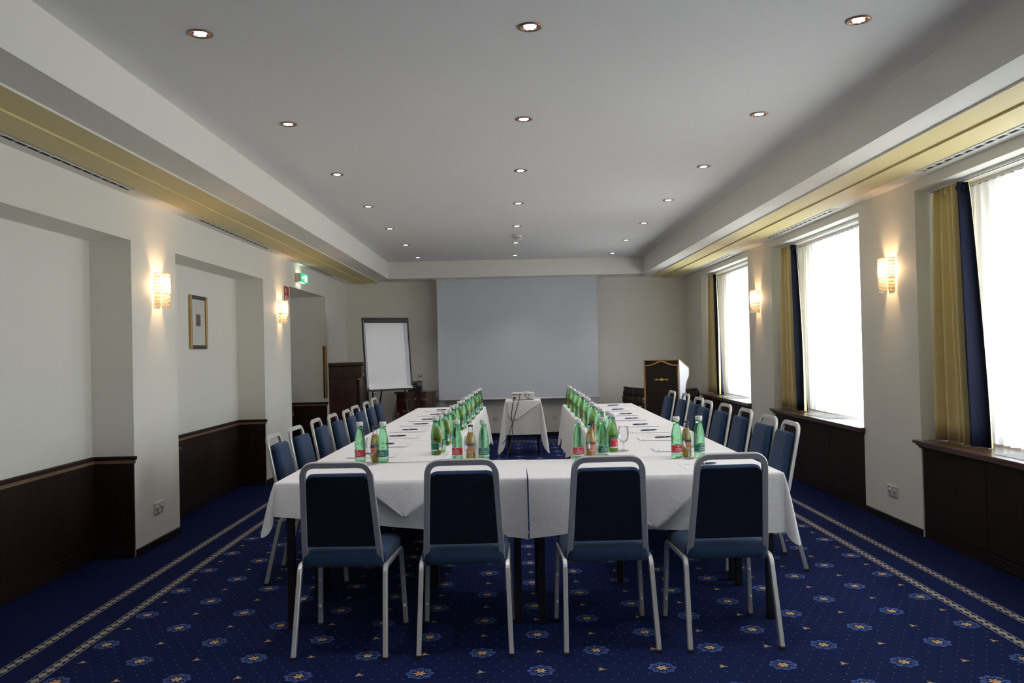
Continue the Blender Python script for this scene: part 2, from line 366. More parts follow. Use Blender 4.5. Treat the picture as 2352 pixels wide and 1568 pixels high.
# ------------------------------------------------------------------ mesh helpers
class MB:
    def __init__(s): s.v = []; s.f = []; s.sm = []
    def add(s, vs, fs, smooth=False):
        o = len(s.v); s.v += [tuple(v) for v in vs]
        for f in fs: s.f.append(tuple(i + o for i in f)); s.sm.append(smooth)
        return s
    def box(s, x0, x1, y0, y1, z0, z1, bev=0.0):
        if bev <= 0:
            vs = [(x, y, z) for z in (z0, z1) for y in (y0, y1) for x in (x0, x1)]
            return s.add(vs, [(0, 2, 3, 1), (4, 5, 7, 6), (0, 1, 5, 4), (1, 3, 7, 5), (3, 2, 6, 7), (2, 0, 4, 6)])
        bm = bmesh.new(); bmesh.ops.create_cube(bm, size=1)
        for v in bm.verts:
            v.co = Vector((x0 + (v.co.x + .5) * (x1 - x0), y0 + (v.co.y + .5) * (y1 - y0), z0 + (v.co.z + .5) * (z1 - z0)))
        bmesh.ops.bevel(bm, geom=bm.edges[:], offset=bev, segments=2, profile=0.5, affect='EDGES')
        bm.verts.index_update()
        s.add([v.co[:] for v in bm.verts], [[v.index for v in f.verts] for f in bm.faces]); bm.free()
        return s
    def loft(s, loops, cap0=True, cap1=True, closed=True, smooth=True):
        n = len(loops[0]); vs = [p for l in loops for p in l]; fs = []
        for i in range(len(loops) - 1):
            for j in range(n if closed else n - 1):
                k = (j + 1) % n
                fs.append((i * n + j, i * n + k, (i + 1) * n + k, (i + 1) * n + j))
        s.add(vs, fs, smooth)
        o = len(s.v) - len(vs)
        if cap0: s.f.append(tuple(o + j for j in reversed(range(n)))); s.sm.append(False)
        if cap1: s.f.append(tuple(o + (len(loops) - 1) * n + j for j in range(n))); s.sm.append(False)
        return s
    def lathe(s, prof, n=20, c=(0, 0, 0), axis='z', a0=0.0, a1=2 * PI, cap=True):
        full = abs(a1 - a0 - 2 * PI) < 1e-6
        m = n if full else n + 1
        loops = []
        for r, h in prof:
            l = []
            for k in range(m):
                a = a0 + (a1 - a0) * k / n
                p = (r * math.cos(a), r * math.sin(a), h)
                if axis == 'x': p = (h, r * math.cos(a), r * math.sin(a))
                elif axis == 'y': p = (r * math.sin(a), h, r * math.cos(a))
                l.append((p[0] + c[0], p[1] + c[1], p[2] + c[2]))
            loops.append(l)
        return s.loft(loops, cap and full, cap and full, full)
    def sweep(s, pts, sec, side, caps=True, smooth=False):
        """sweep a 2D section (a along side, b along the other normal) along pts"""
        loops = []; n = len(pts); pts = [Vector(p) for p in pts]; side = Vector(side)
        for i, p in enumerate(pts):
            t = (pts[min(i + 1, n - 1)] - pts[max(i - 1, 0)]).normalized()
            sd = (side - side.dot(t) * t)
            if sd.length < 1e-5: sd = t.orthogonal()
            sd.normalize(); nb = t.cross(sd)
            loops.append([tuple(p + sd * a + nb * b) for a, b in sec])
        return s.loft(loops, caps, caps, True, smooth)
    def tube(s, pts, r, n=8, side=(0, 0, 1)):
        sec = [(r * math.cos(2 * PI * k / n), r * math.sin(2 * PI * k / n)) for k in range(n)]
        return s.sweep(pts, sec, side, True, True)
    def prism(s, poly, axis, a, b):
        """poly: 2D outline; axis: the direction of thickness"""
        def P(q, t):
            return {'x': (t, q[0], q[1]), 'y': (q[0], t, q[1]), 'z': (q[0], q[1], t)}[axis]
        return s.loft([[P(q, a) for q in poly], [P(q, b) for q in poly]], smooth=False)
    def ball(s, c, r, seg=8, rings=6, sx=1, sy=1, sz=1):
        prof = []
        loops = []
        for i in range(1, rings):
            ph = PI * i / rings
            loops.append([(c[0] + sx * r * math.sin(ph) * math.cos(2 * PI * k / seg), c[1] + sy * r * math.sin(ph) * math.sin(2 * PI * k / seg), c[2] - sz * r * math.cos(ph)) for k in range(seg)])
        return s.loft(loops)
    def grid(s, fn, nu, nv, smooth=True):
        vs = [fn(i / nu, j / nv) for j in range(nv + 1) for i in range(nu + 1)]
        fs = [(j * (nu + 1) + i, j * (nu + 1) + i + 1, (j + 1) * (nu + 1) + i + 1, (j + 1) * (nu + 1) + i) for j in range(nv) for i in range(nu)]
        return s.add(vs, fs, smooth)
    def mesh(s, name, m, fix=True):
        me = bpy.data.meshes.new(name); me.from_pydata(s.v, [], s.f)
        me.polygons.foreach_set('use_smooth', s.sm)
        if fix:
            bm = bmesh.new(); bm.from_mesh(me); bmesh.ops.recalc_face_normals(bm, faces=bm.faces[:]); bm.to_mesh(me); bm.free()
        me.materials.append(M[m]); me.update()
        return me
    def build(s, name, m, parent=None, loc=None, rot=None, fix=True, split=True):
        o = bpy.data.objects.new(name, s.mesh(name, m, fix)); COL.objects.link(o)
        if parent: o.parent = parent
        if loc: o.location = loc
        if rot: o.rotation_euler = rot
        return o

def fillet(pts, r, seg=6):
    """round the inner corners of a 3D polyline"""
    P = [Vector(p) for p in pts]; out = [P[0]]
    for i in range(1, len(P) - 1):
        a, b, c = P[i - 1], P[i], P[i + 1]
        d1 = (a - b).normalized(); d2 = (c - b).normalized()
        ang = d1.angle(d2); t = min(r / math.tan(ang / 2), (a - b).length * 0.49, (c - b).length * 0.49)
        p1, p2 = b + d1 * t, b + d2 * t
        for k in range(seg + 1):
            q = k / seg
            out.append(p1 * (1 - q) ** 2 + b * 2 * q * (1 - q) + p2 * q ** 2)
    out.append(P[-1])
    return out

def rrect(hx, hy, r, seg=4):
    out = []
    for cx, cy, a0 in ((hx - r, hy - r, 0), (-hx + r, hy - r, PI / 2), (-hx + r, -hy + r, PI), (hx - r, -hy + r, 3 * PI / 2)):
        for k in range(seg + 1):
            a = a0 + PI / 2 * k / seg
            out.append((cx + r * math.cos(a), cy + r * math.sin(a)))
    return out

def rsec(w, h, r=0.003):
    return rrect(w / 2, h / 2, r, 1)

def tag(o, label, cat=None, group=None, kind=None):
    o['label'] = label
    if cat: o['category'] = cat
    if group: o['group'] = group
    if kind: o['kind'] = kind
    return o

def thing(name, loc, label, cat, rz=0.0, group=None, kind=None):
    o = bpy.data.objects.new(name, None); COL.objects.link(o); o.empty_display_size = 0.1
    o.location = loc; o.rotation_euler = (0, 0, rz)
    return tag(o, label, cat, group, kind)

def copy_tree(o, parent=None):
    c = o.copy(); COL.objects.link(c)
    if parent: c.parent = parent
    for ch in list(o.children): copy_tree(ch, c)
    return c

def text_mesh(name, body, size, m, align='CENTER', extrude=0.0, space=1.0):
    cu = bpy.data.curves.new(name, 'FONT'); cu.body = body; cu.size = size; cu.align_x = align; cu.align_y = 'CENTER'
    cu.extrude = extrude; cu.space_line = space; cu.resolution_u = 2
    o = bpy.data.objects.new(name, cu); COL.objects.link(o)
    bpy.context.view_layer.update()
    me = bpy.data.meshes.new_from_object(o.evaluated_get(bpy.context.evaluated_depsgraph_get()))
    COL.objects.unlink(o); bpy.data.objects.remove(o); bpy.data.curves.remove(cu)
    me.materials.clear(); me.materials.append(M[m])
    return me

# ================================================================== THE ROOM
def structure(name, mb, m, label, parent=None):
    o = mb.build(name, m, parent)
    if parent is None: tag(o, label, kind='structure')
    return o

f = MB(); f.add([(-3.6, YF - .2, 0), (3.6, YF - .2, 0), (3.6, YB + .2, 0), (-3.6, YB + .2, 0)], [(0, 1, 2, 3)])
structure('floor', f, 'carpet', 'navy carpet with blue and gold flower motifs and braided border stripes')

c = MB().box(BX0 - .05, BX1 + .05, YF - .1, BY + .05, ZC, ZC + .1)
structure('ceiling', c, 'ceil', 'raised flat white ceiling with recessed spotlights')

# soffits along the long sides, stepped towards the walls
def soffit(name, xin, sgn, xw, edges, label):
    d = 0.012
    b = MB()
    def seg(a, e, z):
        b.box(min(a, e), max(a, e), YF - .1, YB + .05, z, ZC + .12)
    e1, e2, e3 = edges
    seg(xin, e1, ZS); seg(e3, xw + sgn * .1, ZS - .015)
    o = structure(name, b, 'paint', label)
    g = MB()
    g.box(min(e1, e2), max(e1, e2), YF - .1, YB + .02, ZS - d, ZS + .1)
    # a white-faced lip on the step next to the plain strip
    g.build('ochre_band', 'gold_band', o)
    g2 = MB().box(min(e2, e3), max(e2, e3), YF - .1, YB + .02, ZS - 2 * d, ZS + .1)
    g2.build('ochre_band', 'gold_band', o)
    lip = MB().box(min(e1, e1 - sgn * .002), max(e1, e1 - sgn * .002), YF - .1, YB + .02, ZS - d, ZS + .01)
    lip.build('step_lip', 'paint', o)
    return o
soffit('trim_1', BX0, -1, XL, (-2.125, -2.315, -2.522), 'stepped soffit with ochre bands above the niche wall')
soffit('trim_2', BX1, 1, XR, (2.366, 2.572, 2.785), 'stepped soffit with ochre bands above the window wall')
structure('trim_3', MB().box(BX0 - .02, BX1 + .02, BY, YB + .05, ZS, ZC + .12), 'paint', 'plain cream downstand beam across the far end above the screen')
structure('trim_4', MB().box(BX0 - .02, BX1 + .02, YF - .1, YF + .55, ZS, ZC + .12), 'paint', 'plain cream downstand beam at the near end behind the camera')

structure('wall_back', MB().box(-3.6, 3.6, YB, YB + .15, 0, ZC), 'paint', 'cream end wall behind the projection screen')
structure('wall_front', MB().box(-3.6, 3.6, YF - .15, YF, 0, ZC), 'paint', 'cream wall behind the camera')

# left wall with niches
XN = -2.978; ZN = 2.256
wl = MB(); y = YF
for i, (a, b) in enumerate(NICHE):
    wl.box(XL - .75, XL, y, a, 0, ZS + .02)
    dx = XN if i < 3 else -3.30
    wl.box(XL - .75, XL, a, b, ZN if i < 3 else 2.262, ZS + .02)
    wl.box(XL - .75, dx, a, b, 0, ZN + .01)
    y = b
wl.box(XL - .75, XL, y, YB, 0, ZS + .02)
structure('wall_left', wl, 'paint', 'cream wall with tall shallow niches between piers')

# right wall with window bays
ZH = 2.50; XG = 3.46
wr = MB(); y = YF
for i, (a, b) in enumerate(WIN):
    wr.box(XR, XR + .80, y, a, 0, ZS + .02)
    wr.box(XR, XR + .80, a, b, ZH, ZS + .02)
    wr.box(XG, XR + .80, a, a + .22, 0, ZH); wr.box(XG, XR + .80, b - .40, b, 0, ZH)
    wr.box(XG, XR + .80, a + .22, b - .40, 0, .74); wr.box(XG, XR + .80, a + .22, b - .40, 2.38, ZH)
    y = b
wr.box(XR, XR + .80, y, YB, 0, ZS + .02)
structure('wall_right', wr, 'paint', 'cream wall with deep window bays between piers')

# windows
for i, (a, b) in enumerate(WIN):
    y0, y1, z0, z1 = a + .22, b - .40, .74, 2.38
    fr = MB()
    for (p, q, r_, s_) in ((y0, y1, z0, z0 + .06), (y0, y1, z1 - .06, z1), (y0, y0 + .06, z0, z1), (y1 - .06, y1, z0, z1), ((y0 + y1) / 2 - .05, (y0 + y1) / 2 + .05, z0, z1)):
        fr.box(3.50, 3.56, p, q, r_, s_)
    o = structure('window_%d' % (i + 1), fr, 'pvc', ['white double window behind sheers, bay beside the camera', 'white double window behind sheers, bay nearest the front chairs', 'white double window behind sheers, middle bay', 'white double window behind sheers, bay by the lectern'][i])
    ym = (y0 + y1) / 2
    for p, q in ((y0 + .055, ym - .045), (ym + .045, y1 - .055)):
        MB().box(3.526, 3.532, p, q, z0 + .055, z1 - .055).build('pane', 'pane', o)

# skirting boards on the piers and end wall
def skirt(name, segs, label):
    b = MB()
    for s_ in segs: b.box(*s_, 0, .055, .004)
    structure(name, b, 'black_wood', label)
skirt('baseboard_left', [(XL, XL + .014, a, b) for a, b in ((2.76, 3.54), (5.912, 6.698), (9.092, 10.188), (12.172, YB - .015))], 'low dark skirting along the feet of the left piers')
skirt('baseboard_right', [(XR - .014, XR, a, b) for a, b in ((2.69, 3.59), (5.972, 6.928), (9.262, 10.158), (12.632, YB - .015))], 'low dark skirting along the feet of the right piers')
skirt('baseboard_back', [(XL + .015, XR - .015, YB - .014, YB)], 'low dark skirting along the end wall')

# wainscot in the niches
def wainscot(n, a, b, xb, label):
    root = bpy.data.objects.new('trim_%d' % n, None); COL.objects.link(root); tag(root, label, kind='structure')
    t = .018
    MB().box(xb, xb + t, a + .001, b - .001, .09, .672).build('wood_panel', 'wood_dark', root)
    MB().box(xb + t, XL - .002, b - t, b - .001, .09, .672).build('wood_panel', 'wood_dark', root)
    MB().box(xb + t, XL - .002, a + .001, a + t, .09, .672).build('wood_panel', 'wood_dark', root)
    def run(name, m, z0, z1, pr, ov):
        g = MB()
        g.box(xb, xb + t + pr, a + .001, b - .001, z0, z1, .003)
        g.box(xb + t + pr - .002, XL + ov, b - t - pr, b - .001, z0, z1, .003)
        g.box(xb + t + pr - .002, XL + ov, a + .001, a + t + pr, z0, z1, .003)
        g.build(name, m, root)
    run('light_moulding', 'wood_strip', .668, .696, .008, .012)
    run('top_rail', 'wood_dark', .694, .719, .018, .022)
    run('plinth', 'wood_dark', 0.001, .10, .006, -.003)
wainscot(5, *NICHE[0], XN, 'dark wood wainscot in the niche beside the camera')
wainscot(6, *NICHE[1], XN, 'dark wood wainscot with light moulding in the niche nearest the front')
wainscot(7, *NICHE[2], XN, 'dark wood wainscot with light moulding in the niche with the picture')
wainscot(8, *NICHE[3], -3.30, 'dark wood wainscot in the doorway niche by the tall cabinet')

# door in the deep niche
dr = bpy.data.objects.new('door_1', None); COL.objects.link(dr); tag(dr, 'dark wooden half door with brass handle in the doorway niche', kind='structure')
MB().box(-3.235, -3.195, 11.25, 12.14, .01, .90, .004).build('door_leaf', 'wood_dark', dr)
hd = MB(); hd.tube([(-3.195, 11.95, .56), (-3.165, 11.95, .56), (-3.165, 12.06, .56)], .009, 8); hd.box(-3.197, -3.190, 11.92, 11.98, .50, .62, .002)
hd.build('door_handle', 'brass', dr)
# brass corner guard on the edge of that niche
cg = MB().box(XL - .026, XL + .003, 12.158, 12.1695, .775, 1.54); cg.box(XL, XL + .003, 12.158, 12.19, .775, 1.54)
o9 = structure('trim_9', cg, 'brass', 'slim brass corner guard on the edge of the doorway niche')
MB().box(XL - .048, XL - .026, 12.160, 12.1695, .775, 1.54).build('guard_backing', 'frame_dark', o9)

# ================================================================== SOFFIT VENTS
def vent(x, y0, y1, label, group):
    t = thing('slot_vent', (x, (y0 + y1) / 2, ZS - .015), label, 'air vent', group=group)
    h = (y1 - y0) / 2
    MB().box(-.036, -.017, -h, h, -.006, .0).build('frame_strip', 'vent_white', t)
    MB().box(.017, .036, -h, h, -.006, .0).build('frame_strip', 'vent_white', t)
    for e in (-h, h - .012): MB().box(-.017, .017, e, e + .012, -.006, .0).build('end_cap', 'vent_white', t)
    MB().box(-.017, .017, -h + .012, h - .012, -.0015, .0).build('slot', 'vent_dark', t)
    n = int((y1 - y0) / .115); sh = MB().box(-.017, .017, -.012, .012, -.005, -.0015).mesh('blade', 'vent_white')
    for k in range(n):
        o = bpy.data.objects.new('blade', sh); COL.objects.link(o); o.parent = t; o.location = (0, -h + .06 + k * (y1 - y0 - .12) / max(1, n - 1), 0)
        if x < 0: o.scale = (1, .12, 1)
for y0, y1, w in ((3.85, 5.70, 'nearest the camera'), (6.95, 9.00, 'above the niche with the picture'), (10.29, 12.24, 'above the exit sign')):
    vent(-2.585, y0, y1, 'slim dark slot vent in the left soffit, ' + w, 'soffit slot vents')
for y0, y1, w in ((3.80, 5.65, 'nearest the camera'), (7.15, 9.06, 'above the middle window'), (10.48, 12.40, 'above the window by the lectern')):
    vent(2.850, y0, y1, 'white slot vent in the right soffit, ' + w, 'soffit slot vents')

# ================================================================== DOWNLIGHTS
def make_downlight():
    t = thing('recessed_spotlight', (0, 0, 0), '', 'ceiling light', group='recessed ceiling spotlights')
    MB().lathe([(.054, -.0005), (.055, -.004), (.046, -.006), (.036, -.004), (.036, -.0005)], 24, cap=False).build('trim_ring', 'copper', t)
    MB().lathe([(.036, -.0012), (.002, -.0012)], 20, cap=False).build('reflector', 'dark_plastic', t)
    lens = MB().lathe([(.0005, -.0052), (.0085, -.0045), (.0095, -.0022)], 10, cap=False).mesh('led_lens', 'led')
    for k in range(6):
        o = bpy.data.objects.new('led_lens', lens); COL.objects.link(o); o.parent = t
        a = k * PI / 3; o.location = (.0195 * math.cos(a), .0195 * math.sin(a), 0)
    o = bpy.data.objects.new('led_lens', lens); COL.objects.link(o); o.parent = t
    return t
dl = make_downlight()
S = 1.45 * 1.0170; ORD = ['first', 'second', 'third', 'fourth', 'fifth', 'sixth', 'seventh']
k = 0
for i, (xx, row) in enumerate(((-1, 'left'), (0, 'centre'), (1, 'right'))):
    for j in (0, 1, 2, 3, 4, 5, 6, -1, -2, -3):
        o = dl if k == 0 else copy_tree(dl); k += 1
        o.location = (1.45 * 0.0875 + xx * S, 1.45 * 2.5472 + j * S, ZC)
        if j >= 0: o['label'] = 'round LED ceiling spotlight with bronze ring, %s from the camera in the %s row' % (ORD[j], row)
        else: o['label'] = 'round LED ceiling spotlight in the %s row, %s' % (row, {-1: 'ahead of the camera', -2: 'above the camera', -3: 'behind the camera'}[j])
        ld = bpy.data.lights.new('spotlight_beam', 'SPOT'); ld.energy = LED_W; ld.color = (0.96, 0.93, 1.0)
        ld.spot_size = math.radians(95); ld.spot_blend = 1.0; ld.shadow_soft_size = 0.03
        lo = bpy.data.objects.new('spotlight_beam', ld); COL.objects.link(lo); lo.location = (o.location[0], o.location[1], ZC - .012)

t = thing('smoke_detector', (.138, 10.373, ZC), 'white domed smoke detector on the ceiling by the far spotlights', 'smoke detector')
MB().lathe([(.060, 0), (.060, -.018), (.054, -.034)], 24).build('base', 'white_plastic', t)
MB().lathe([(.046, -.034), (.046, -.042)], 24).build('vent_gap', 'grey_plastic', t)
MB().lathe([(.050, -.042), (.048, -.052), (.030, -.060), (.002, -.061)], 24).build('dome', 'white_plastic', t)

# ================================================================== BANQUET CHAIRS
def make_chair():
    t = thing('banquet_chair', (0, 0, 0), '', 'chair', group='blue banquet chairs')
    # seat cushion
    loops = []
    for ins, z in ((.012, .402), (.0, .412), (.0, .452), (.006, .466), (.02, .475), (.06, .481), (.14, .484)):
        l = rrect(.212 - ins, .208 - ins, max(.012, .05 - ins * .3), 4)
        loops.append([(p[0] * (1 - .05 * (-(p[1]) / .208 if p[1] < 0 else 0)), p[1] + .048, z) for p in l])
    MB().loft(loops).build('seat', 'fabric', t)
    # back plane: u across, v up the tilted back, w along its front normal
    tilt = math.atan2(.105, .50)
    B0 = Vector((0, -.135, .40)); V = Vector((0, -math.sin(tilt), math.cos(tilt))); N = Vector((0, math.cos(tilt), math.sin(tilt)))
    def bp(u, v, w): return tuple(B0 + Vector((u, 0, 0)) + V * v + N * w)
    L = .522
    path = [(-.172, -.015, .050), (-.181, .0, .012), (-.176, .10, 0), (-.156, L - .014, 0), (.156, L - .014, 0), (.176, .10, 0), (.181, .0, .012), (.172, -.015, .050)]
    pts = fillet([bp(*p) for p in path[:4]] + [bp(*p) for p in path[4:]], .062, 7)
    MB().sweep(pts, rsec(.019, .029, .003), N).build('back_frame', 'alu', t)
    # upholstered pad: loops across the thickness
    def outline(hb, ht, v0, v1, r):
        out = []
        cs = [(ht - r * 1.0, v1 - r, 0), (-(ht - r), v1 - r, PI / 2), (-(hb - r * .5), v0 + r * .5, PI), (hb - r * .5, v0 + r * .5, 3 * PI / 2)]
        for q, (cx, cv, a0) in enumerate(cs):
            rr = r if q < 2 else r * .5
            for k in range(6):
                a = a0 + PI / 2 * k / 5
                out.append((cx + rr * math.cos(a), cv + rr * math.sin(a)))
        return out
    lp = []
    for w, g in ((-.004, -.004), (.012, .0), (.020, .014), (.034, .018), (.046, .012), (.054, -.004), (.058, -.03)):
        o_ = outline(.160 + g, .137 + g, .112 - g * .6, L - .078 + g * .5, .035)
        lp.append([bp(p[0], p[1], w) for p in o_])
    MB().loft(lp, cap0=False).build('backrest', 'fabric', t)
    o_ = outline(.169, .147, .105, L - .072, .035)
    MB().loft([[bp(p[0], p[1], -.006) for p in o_], [bp(p[0], p[1], .004) for p in o_]], smooth=False).build('back_panel', 'fabric_back', t)
    # legs (each with its bend into the seat rail)
    for s_ in (-1, 1):
        mid = (s_ * .205, .04, .407)
        fp = fillet([(s_ * .224, .250, .012), (s_ * .209, .226, .407), mid], .04, 6)
        rp = fillet([(s_ * .214, -.240, .012), (s_ * .203, -.148, .407), mid], .05, 6)
        MB().sweep(fp, rsec(.022, .024), (1, 0, 0)).build('leg', 'alu', t)
        MB().sweep(rp, rsec(.022, .026), (1, 0, 0)).build('leg', 'alu', t)
        for fx, fy in ((s_ * .2245, .251), (s_ * .2142, -.243)):
            MB().box(fx - .0125, fx + .0125, fy - .0135, fy + .0135, 0, .016, .003).build('foot_cap', 'rubber', t)
        for z in (.105, .245):
            q = z / .407
            MB().ball((s_ * (.224 - .015 * q), .25 - .024 * q - .013, z), .007, 8, 6, 1, .6, 1.3).build('bumper', 'white_plastic', t)
    return t
ch0 = make_chair(); used = [0]
def chair(x, y, rz, label, group):
    o = ch0 if not used[0] else copy_tree(ch0); used[0] = 1
    o.location = (x, y, 0); o.rotation_euler = (0, 0, rz); o['label'] = label; o['group'] = group
for x, rz, w in ((-.800, -.05, 'leftmost in the front row'), (-.232, 0.0, 'second from the left in the front row'), (.444, .02, 'third from the left in the front row'), (1.012, .03, 'rightmost in the front row')):
    chair(x, 4.075, rz, 'blue banquet chair with its back turned, ' + w, 'front row of banquet chairs')
ORD8 = ['nearest the camera', 'second from the camera', 'third from the camera', 'fourth from the camera', 'fifth from the camera', 'sixth from the camera', 'seventh from the camera', 'farthest from the camera']
for k, (y_, x_) in enumerate(((5.33, -1.525), (5.83, -1.515), (6.495, -1.525), (6.98, -1.50), (7.47, -1.478), (8.03, -1.506), (8.66, -1.506), (9.42, -1.548))):
    chair(x_ + .24, y_, -PI / 2 + (.03, -.02, .02, 0, .03, -.02, .01, 0)[k], 'blue banquet chair on the left of the tables, ' + ORD8[k], 'banquet chairs along the left side')
for k, (y_, x_) in enumerate(((5.37, 1.82), (5.86, 1.836), (6.53, 1.863), (7.13, 1.861), (7.62, 1.827), (8.11, 1.858), (8.86, 1.888), (9.47, 1.863))):
    chair(x_ - .24, y_, PI / 2 + (-.02, .02, 0, .02, -.03, .02, 0, .01)[k], 'blue banquet chair on the window side of the tables, ' + ORD8[k], 'banquet chairs along the window side')

# ================================================================== TABLES AND LINEN
ZT = .757
def table(cx, cy, w, d, rz, label, legs=None, top=.735):
    t = thing('banquet_table', (cx, cy, 0), label, 'table', rz, 'tables of the conference horseshoe')
    MB().box(-w / 2 + .012, w / 2 - .012, -d / 2 + .012, d / 2 - .012, top - .028, top, .003).build('tabletop', 'board', t)
    lx, ly = w / 2 - .06, d / 2 - .055
    for sx in (-1, 1):
        for sy in (-1, 1):
            MB().box(sx * lx - .019, sx * lx + .019, sy * ly - .019, sy * ly + .019, 0, top - .028, .003).build('leg', 'black_metal', t)
    return t

def tablecloth(name, loc, rz, w, d, drops, label, group, seed=0, flare=.03, amp=.012, tip=.10, tipflare=.06, z=ZT, lump=None):
    """drops: dict side -> f(q) giving the hanging length along that side (q 0..1 counter-clockwise), None = no hang"""
    rnd = random.Random(seed)
    hw, hd = w / 2, d / 2
    cn = [(-hw, -hd), (hw, -hd), (hw, hd), (-hw, hd)]
    sides = ['front', 'right', 'back', 'left']; nrm = [(0, -1), (1, 0), (0, 1), (-1, 0)]
    t = thing(name, loc, label, 'tablecloth', rz, group)
    loop = []; cols = []     # top loop; columns for the skirts
    runs = []; cur = []
    ph = rnd.random() * 6
    sacc = 0
    for i, sd in enumerate(sides):
        a, b = cn[i], cn[(i + 1) % 4]; n = nrm[i]; ln = math.hypot(b[0] - a[0], b[1] - a[1])
        k = max(4, int(ln / .03)); dr = drops.get(sd)
        for j in range(k + 1):
            q = j / k; p = (a[0] + (b[0] - a[0]) * q, a[1] + (b[1] - a[1]) * q)
            if j < k: loop.append(p)
            if dr:
                w1 = math.sin((sacc + q * ln) * 13 + ph) + .6 * math.sin((sacc + q * ln) * 29 + ph * 2) + .5 * math.sin((sacc + q * ln) * 5.3 + 1)
                cur.append((p, n, dr(q), flare, w1 * amp))
        sacc += ln
        nd = drops.get(sides[(i + 1) % 4])
        if dr and nd:
            n2 = nrm[(i + 1) % 4]
            for j in range(1, 10):
                a_ = PI / 2 * j / 10; s2 = math.sin(2 * a_)
                nn = (n[0] * math.cos(a_) + n2[0] * math.sin(a_), n[1] * math.cos(a_) + n2[1] * math.sin(a_))
                dd = dr(1.0) * (1 - j / 10) + nd(0.0) * j / 10
                cur.append((b, nn, dd + tip * s2, flare + tipflare * s2 ** 2, .012 * math.sin(4 * a_)))
        elif dr:
            runs.append(cur); cur = []
    closed = all(drops.get(s_) for s_ in sides)
    if cur:
        if runs and drops.get('front') and drops.get('left') and not closed: runs[0] = cur + runs[0]
        else: runs.append(cur)
    m = MB()
    m.add([(p[0], p[1], z) for p in loop], [tuple(range(len(loop)))])
    R = 9
    for run in runs:
        rows = []
        for j in range(R + 3):
            r_ = []
            for (p, n, dd, fl, wv) in run:
                if j == 0: o_, zz = 0, 0
                elif j == 1: o_, zz = .005, -.0025
                elif j == 2: o_, zz = .008, -.010
                else:
                    q = (j - 2) / R
                    o_ = .008 + fl * q ** .8 + wv * q; zz = -.010 - (dd - .010) * q
                r_.append((p[0] + n[0] * o_, p[1] + n[1] * o_, z + zz))
            rows.append(r_)
        m.loft(rows, False, False, closed, True)
    m.build('linen_sheet', 'linen', t, fix=True)
    return t

def overlay_flap(t, cx, half, depth, yf, zf=ZT, off=.016):
    """corner of a diagonally laid top cloth hanging over the front edge"""
    m = MB(); n = 14
    def row(q):  # q 0 at the table edge .. 1 at the tip
        h = half * (1 - q)
        return [(cx + h * (2 * k / n - 1), yf - off - .040 * q ** .7 - .004 * math.sin(6 * k / n + q * 4), zf - depth * q) for k in range(n + 1)]
    rows = [[(cx + half * (2 * k / n - 1) * 1.0, yf + .010, zf + .0022) for k in range(n + 1)]]
    rows += [[(cx + half * (2 * k / n - 1), yf - .010, zf + .001) for k in range(n + 1)]]
    rows += [row(q / 10) for q in range(0, 10)] + [row(.985)]
    m.loft(rows, False, False, False, True)
    # part lying on the table top
    y1 = min(.68, half)
    m.add([(cx - half, yf + .010, zf + .0022), (cx + half, yf + .010, zf + .0022), (cx + half - y1 * .2, yf + y1, zf + .0022), (cx - half + y1 * .2, yf + y1, zf + .0022)], [(0, 1, 2, 3)])
    o = m.build('top_cloth', 'linen', t)
    md = o.modifiers.new('thickness', 'SOLIDIFY'); md.thickness = .0025; md.offset = 0

# front pair
FY0, FD = 4.235, .705
lw = 1.29; lcx = -1.208 + lw / 2; rw = 1.297; rcx = .0835 + rw / 2
table(lcx, FY0 + FD / 2 + .01, lw, FD, 0, 'folding table with black legs under the left front cloth')
table(rcx, FY0 + FD / 2 - .01, rw, FD, 0, 'folding table with black legs under the right front cloth')
tl = tablecloth('tablecloth', (lcx, FY0 + FD / 2 + .01, 0), -.012, lw, FD,
    {'front': lambda q: .165 + .14 * q, 'left': lambda q: .20 - .03 * q if q > .8 else .20}, 'white linen cloth on the left half of the front table', 'white linen tablecloths', 1, flare=.02, amp=.005, tip=.10, tipflare=.05)
overlay_flap(tl, .025, .255, .185, -FD / 2)
tr_ = tablecloth('tablecloth', (rcx, FY0 + FD / 2 - .015, 0), .004, rw, FD,
    {'front': lambda q: .30 - .035 * math.sin(PI * min(1, q * 1.3)), 'right': lambda q: .24}, 'white linen cloth on the right half of the front table', 'white linen tablecloths', 2, flare=.02, amp=.005, tip=.085, tipflare=.06)
overlay_flap(tr_, -.015, .33, .268, -FD / 2)

# arms
def arm(x0, y0, slope, wid, side, word):
    rz = -math.atan(slope); n = 4; Lt = (9.77 - y0) / n
    words = ['next to the front table', 'second from the front', 'third from the front', 'at the far end']
    for k in range(n):
        yc = y0 + (k + .5) * Lt; xc = x0 + slope * (yc - 4.3)
        table(xc, yc, wid - .01, Lt - .006, rz, 'folding table with black legs under the %s row cloth, %s' % (word, words[k]))
        inner = 'right' if side < 0 else 'left'; outer = 'left' if side < 0 else 'right'
        dr = {inner: (lambda q, k=k: .42 + .05 * math.sin(q * 7 + k)), outer: (lambda q, k=k: .235 + .015 * math.sin(q * 5 + k))}
        if k == n - 1: dr['back'] = lambda q: .34
        tablecloth('tablecloth', (xc, yc, 0), rz, wid, Lt + .012, dr, 'white linen cloth on the %s table row, %s' % (word, words[k]), 'white linen tablecloths', 10 + k + (5 if side > 0 else 0), flare=.035, amp=.014, z=ZT + (.0012 if k % 2 else 0))
arm(-.815, 4.945, .0229, .79, -1, 'left')
arm(.970, 4.935, .0110, .805, 1, 'right')

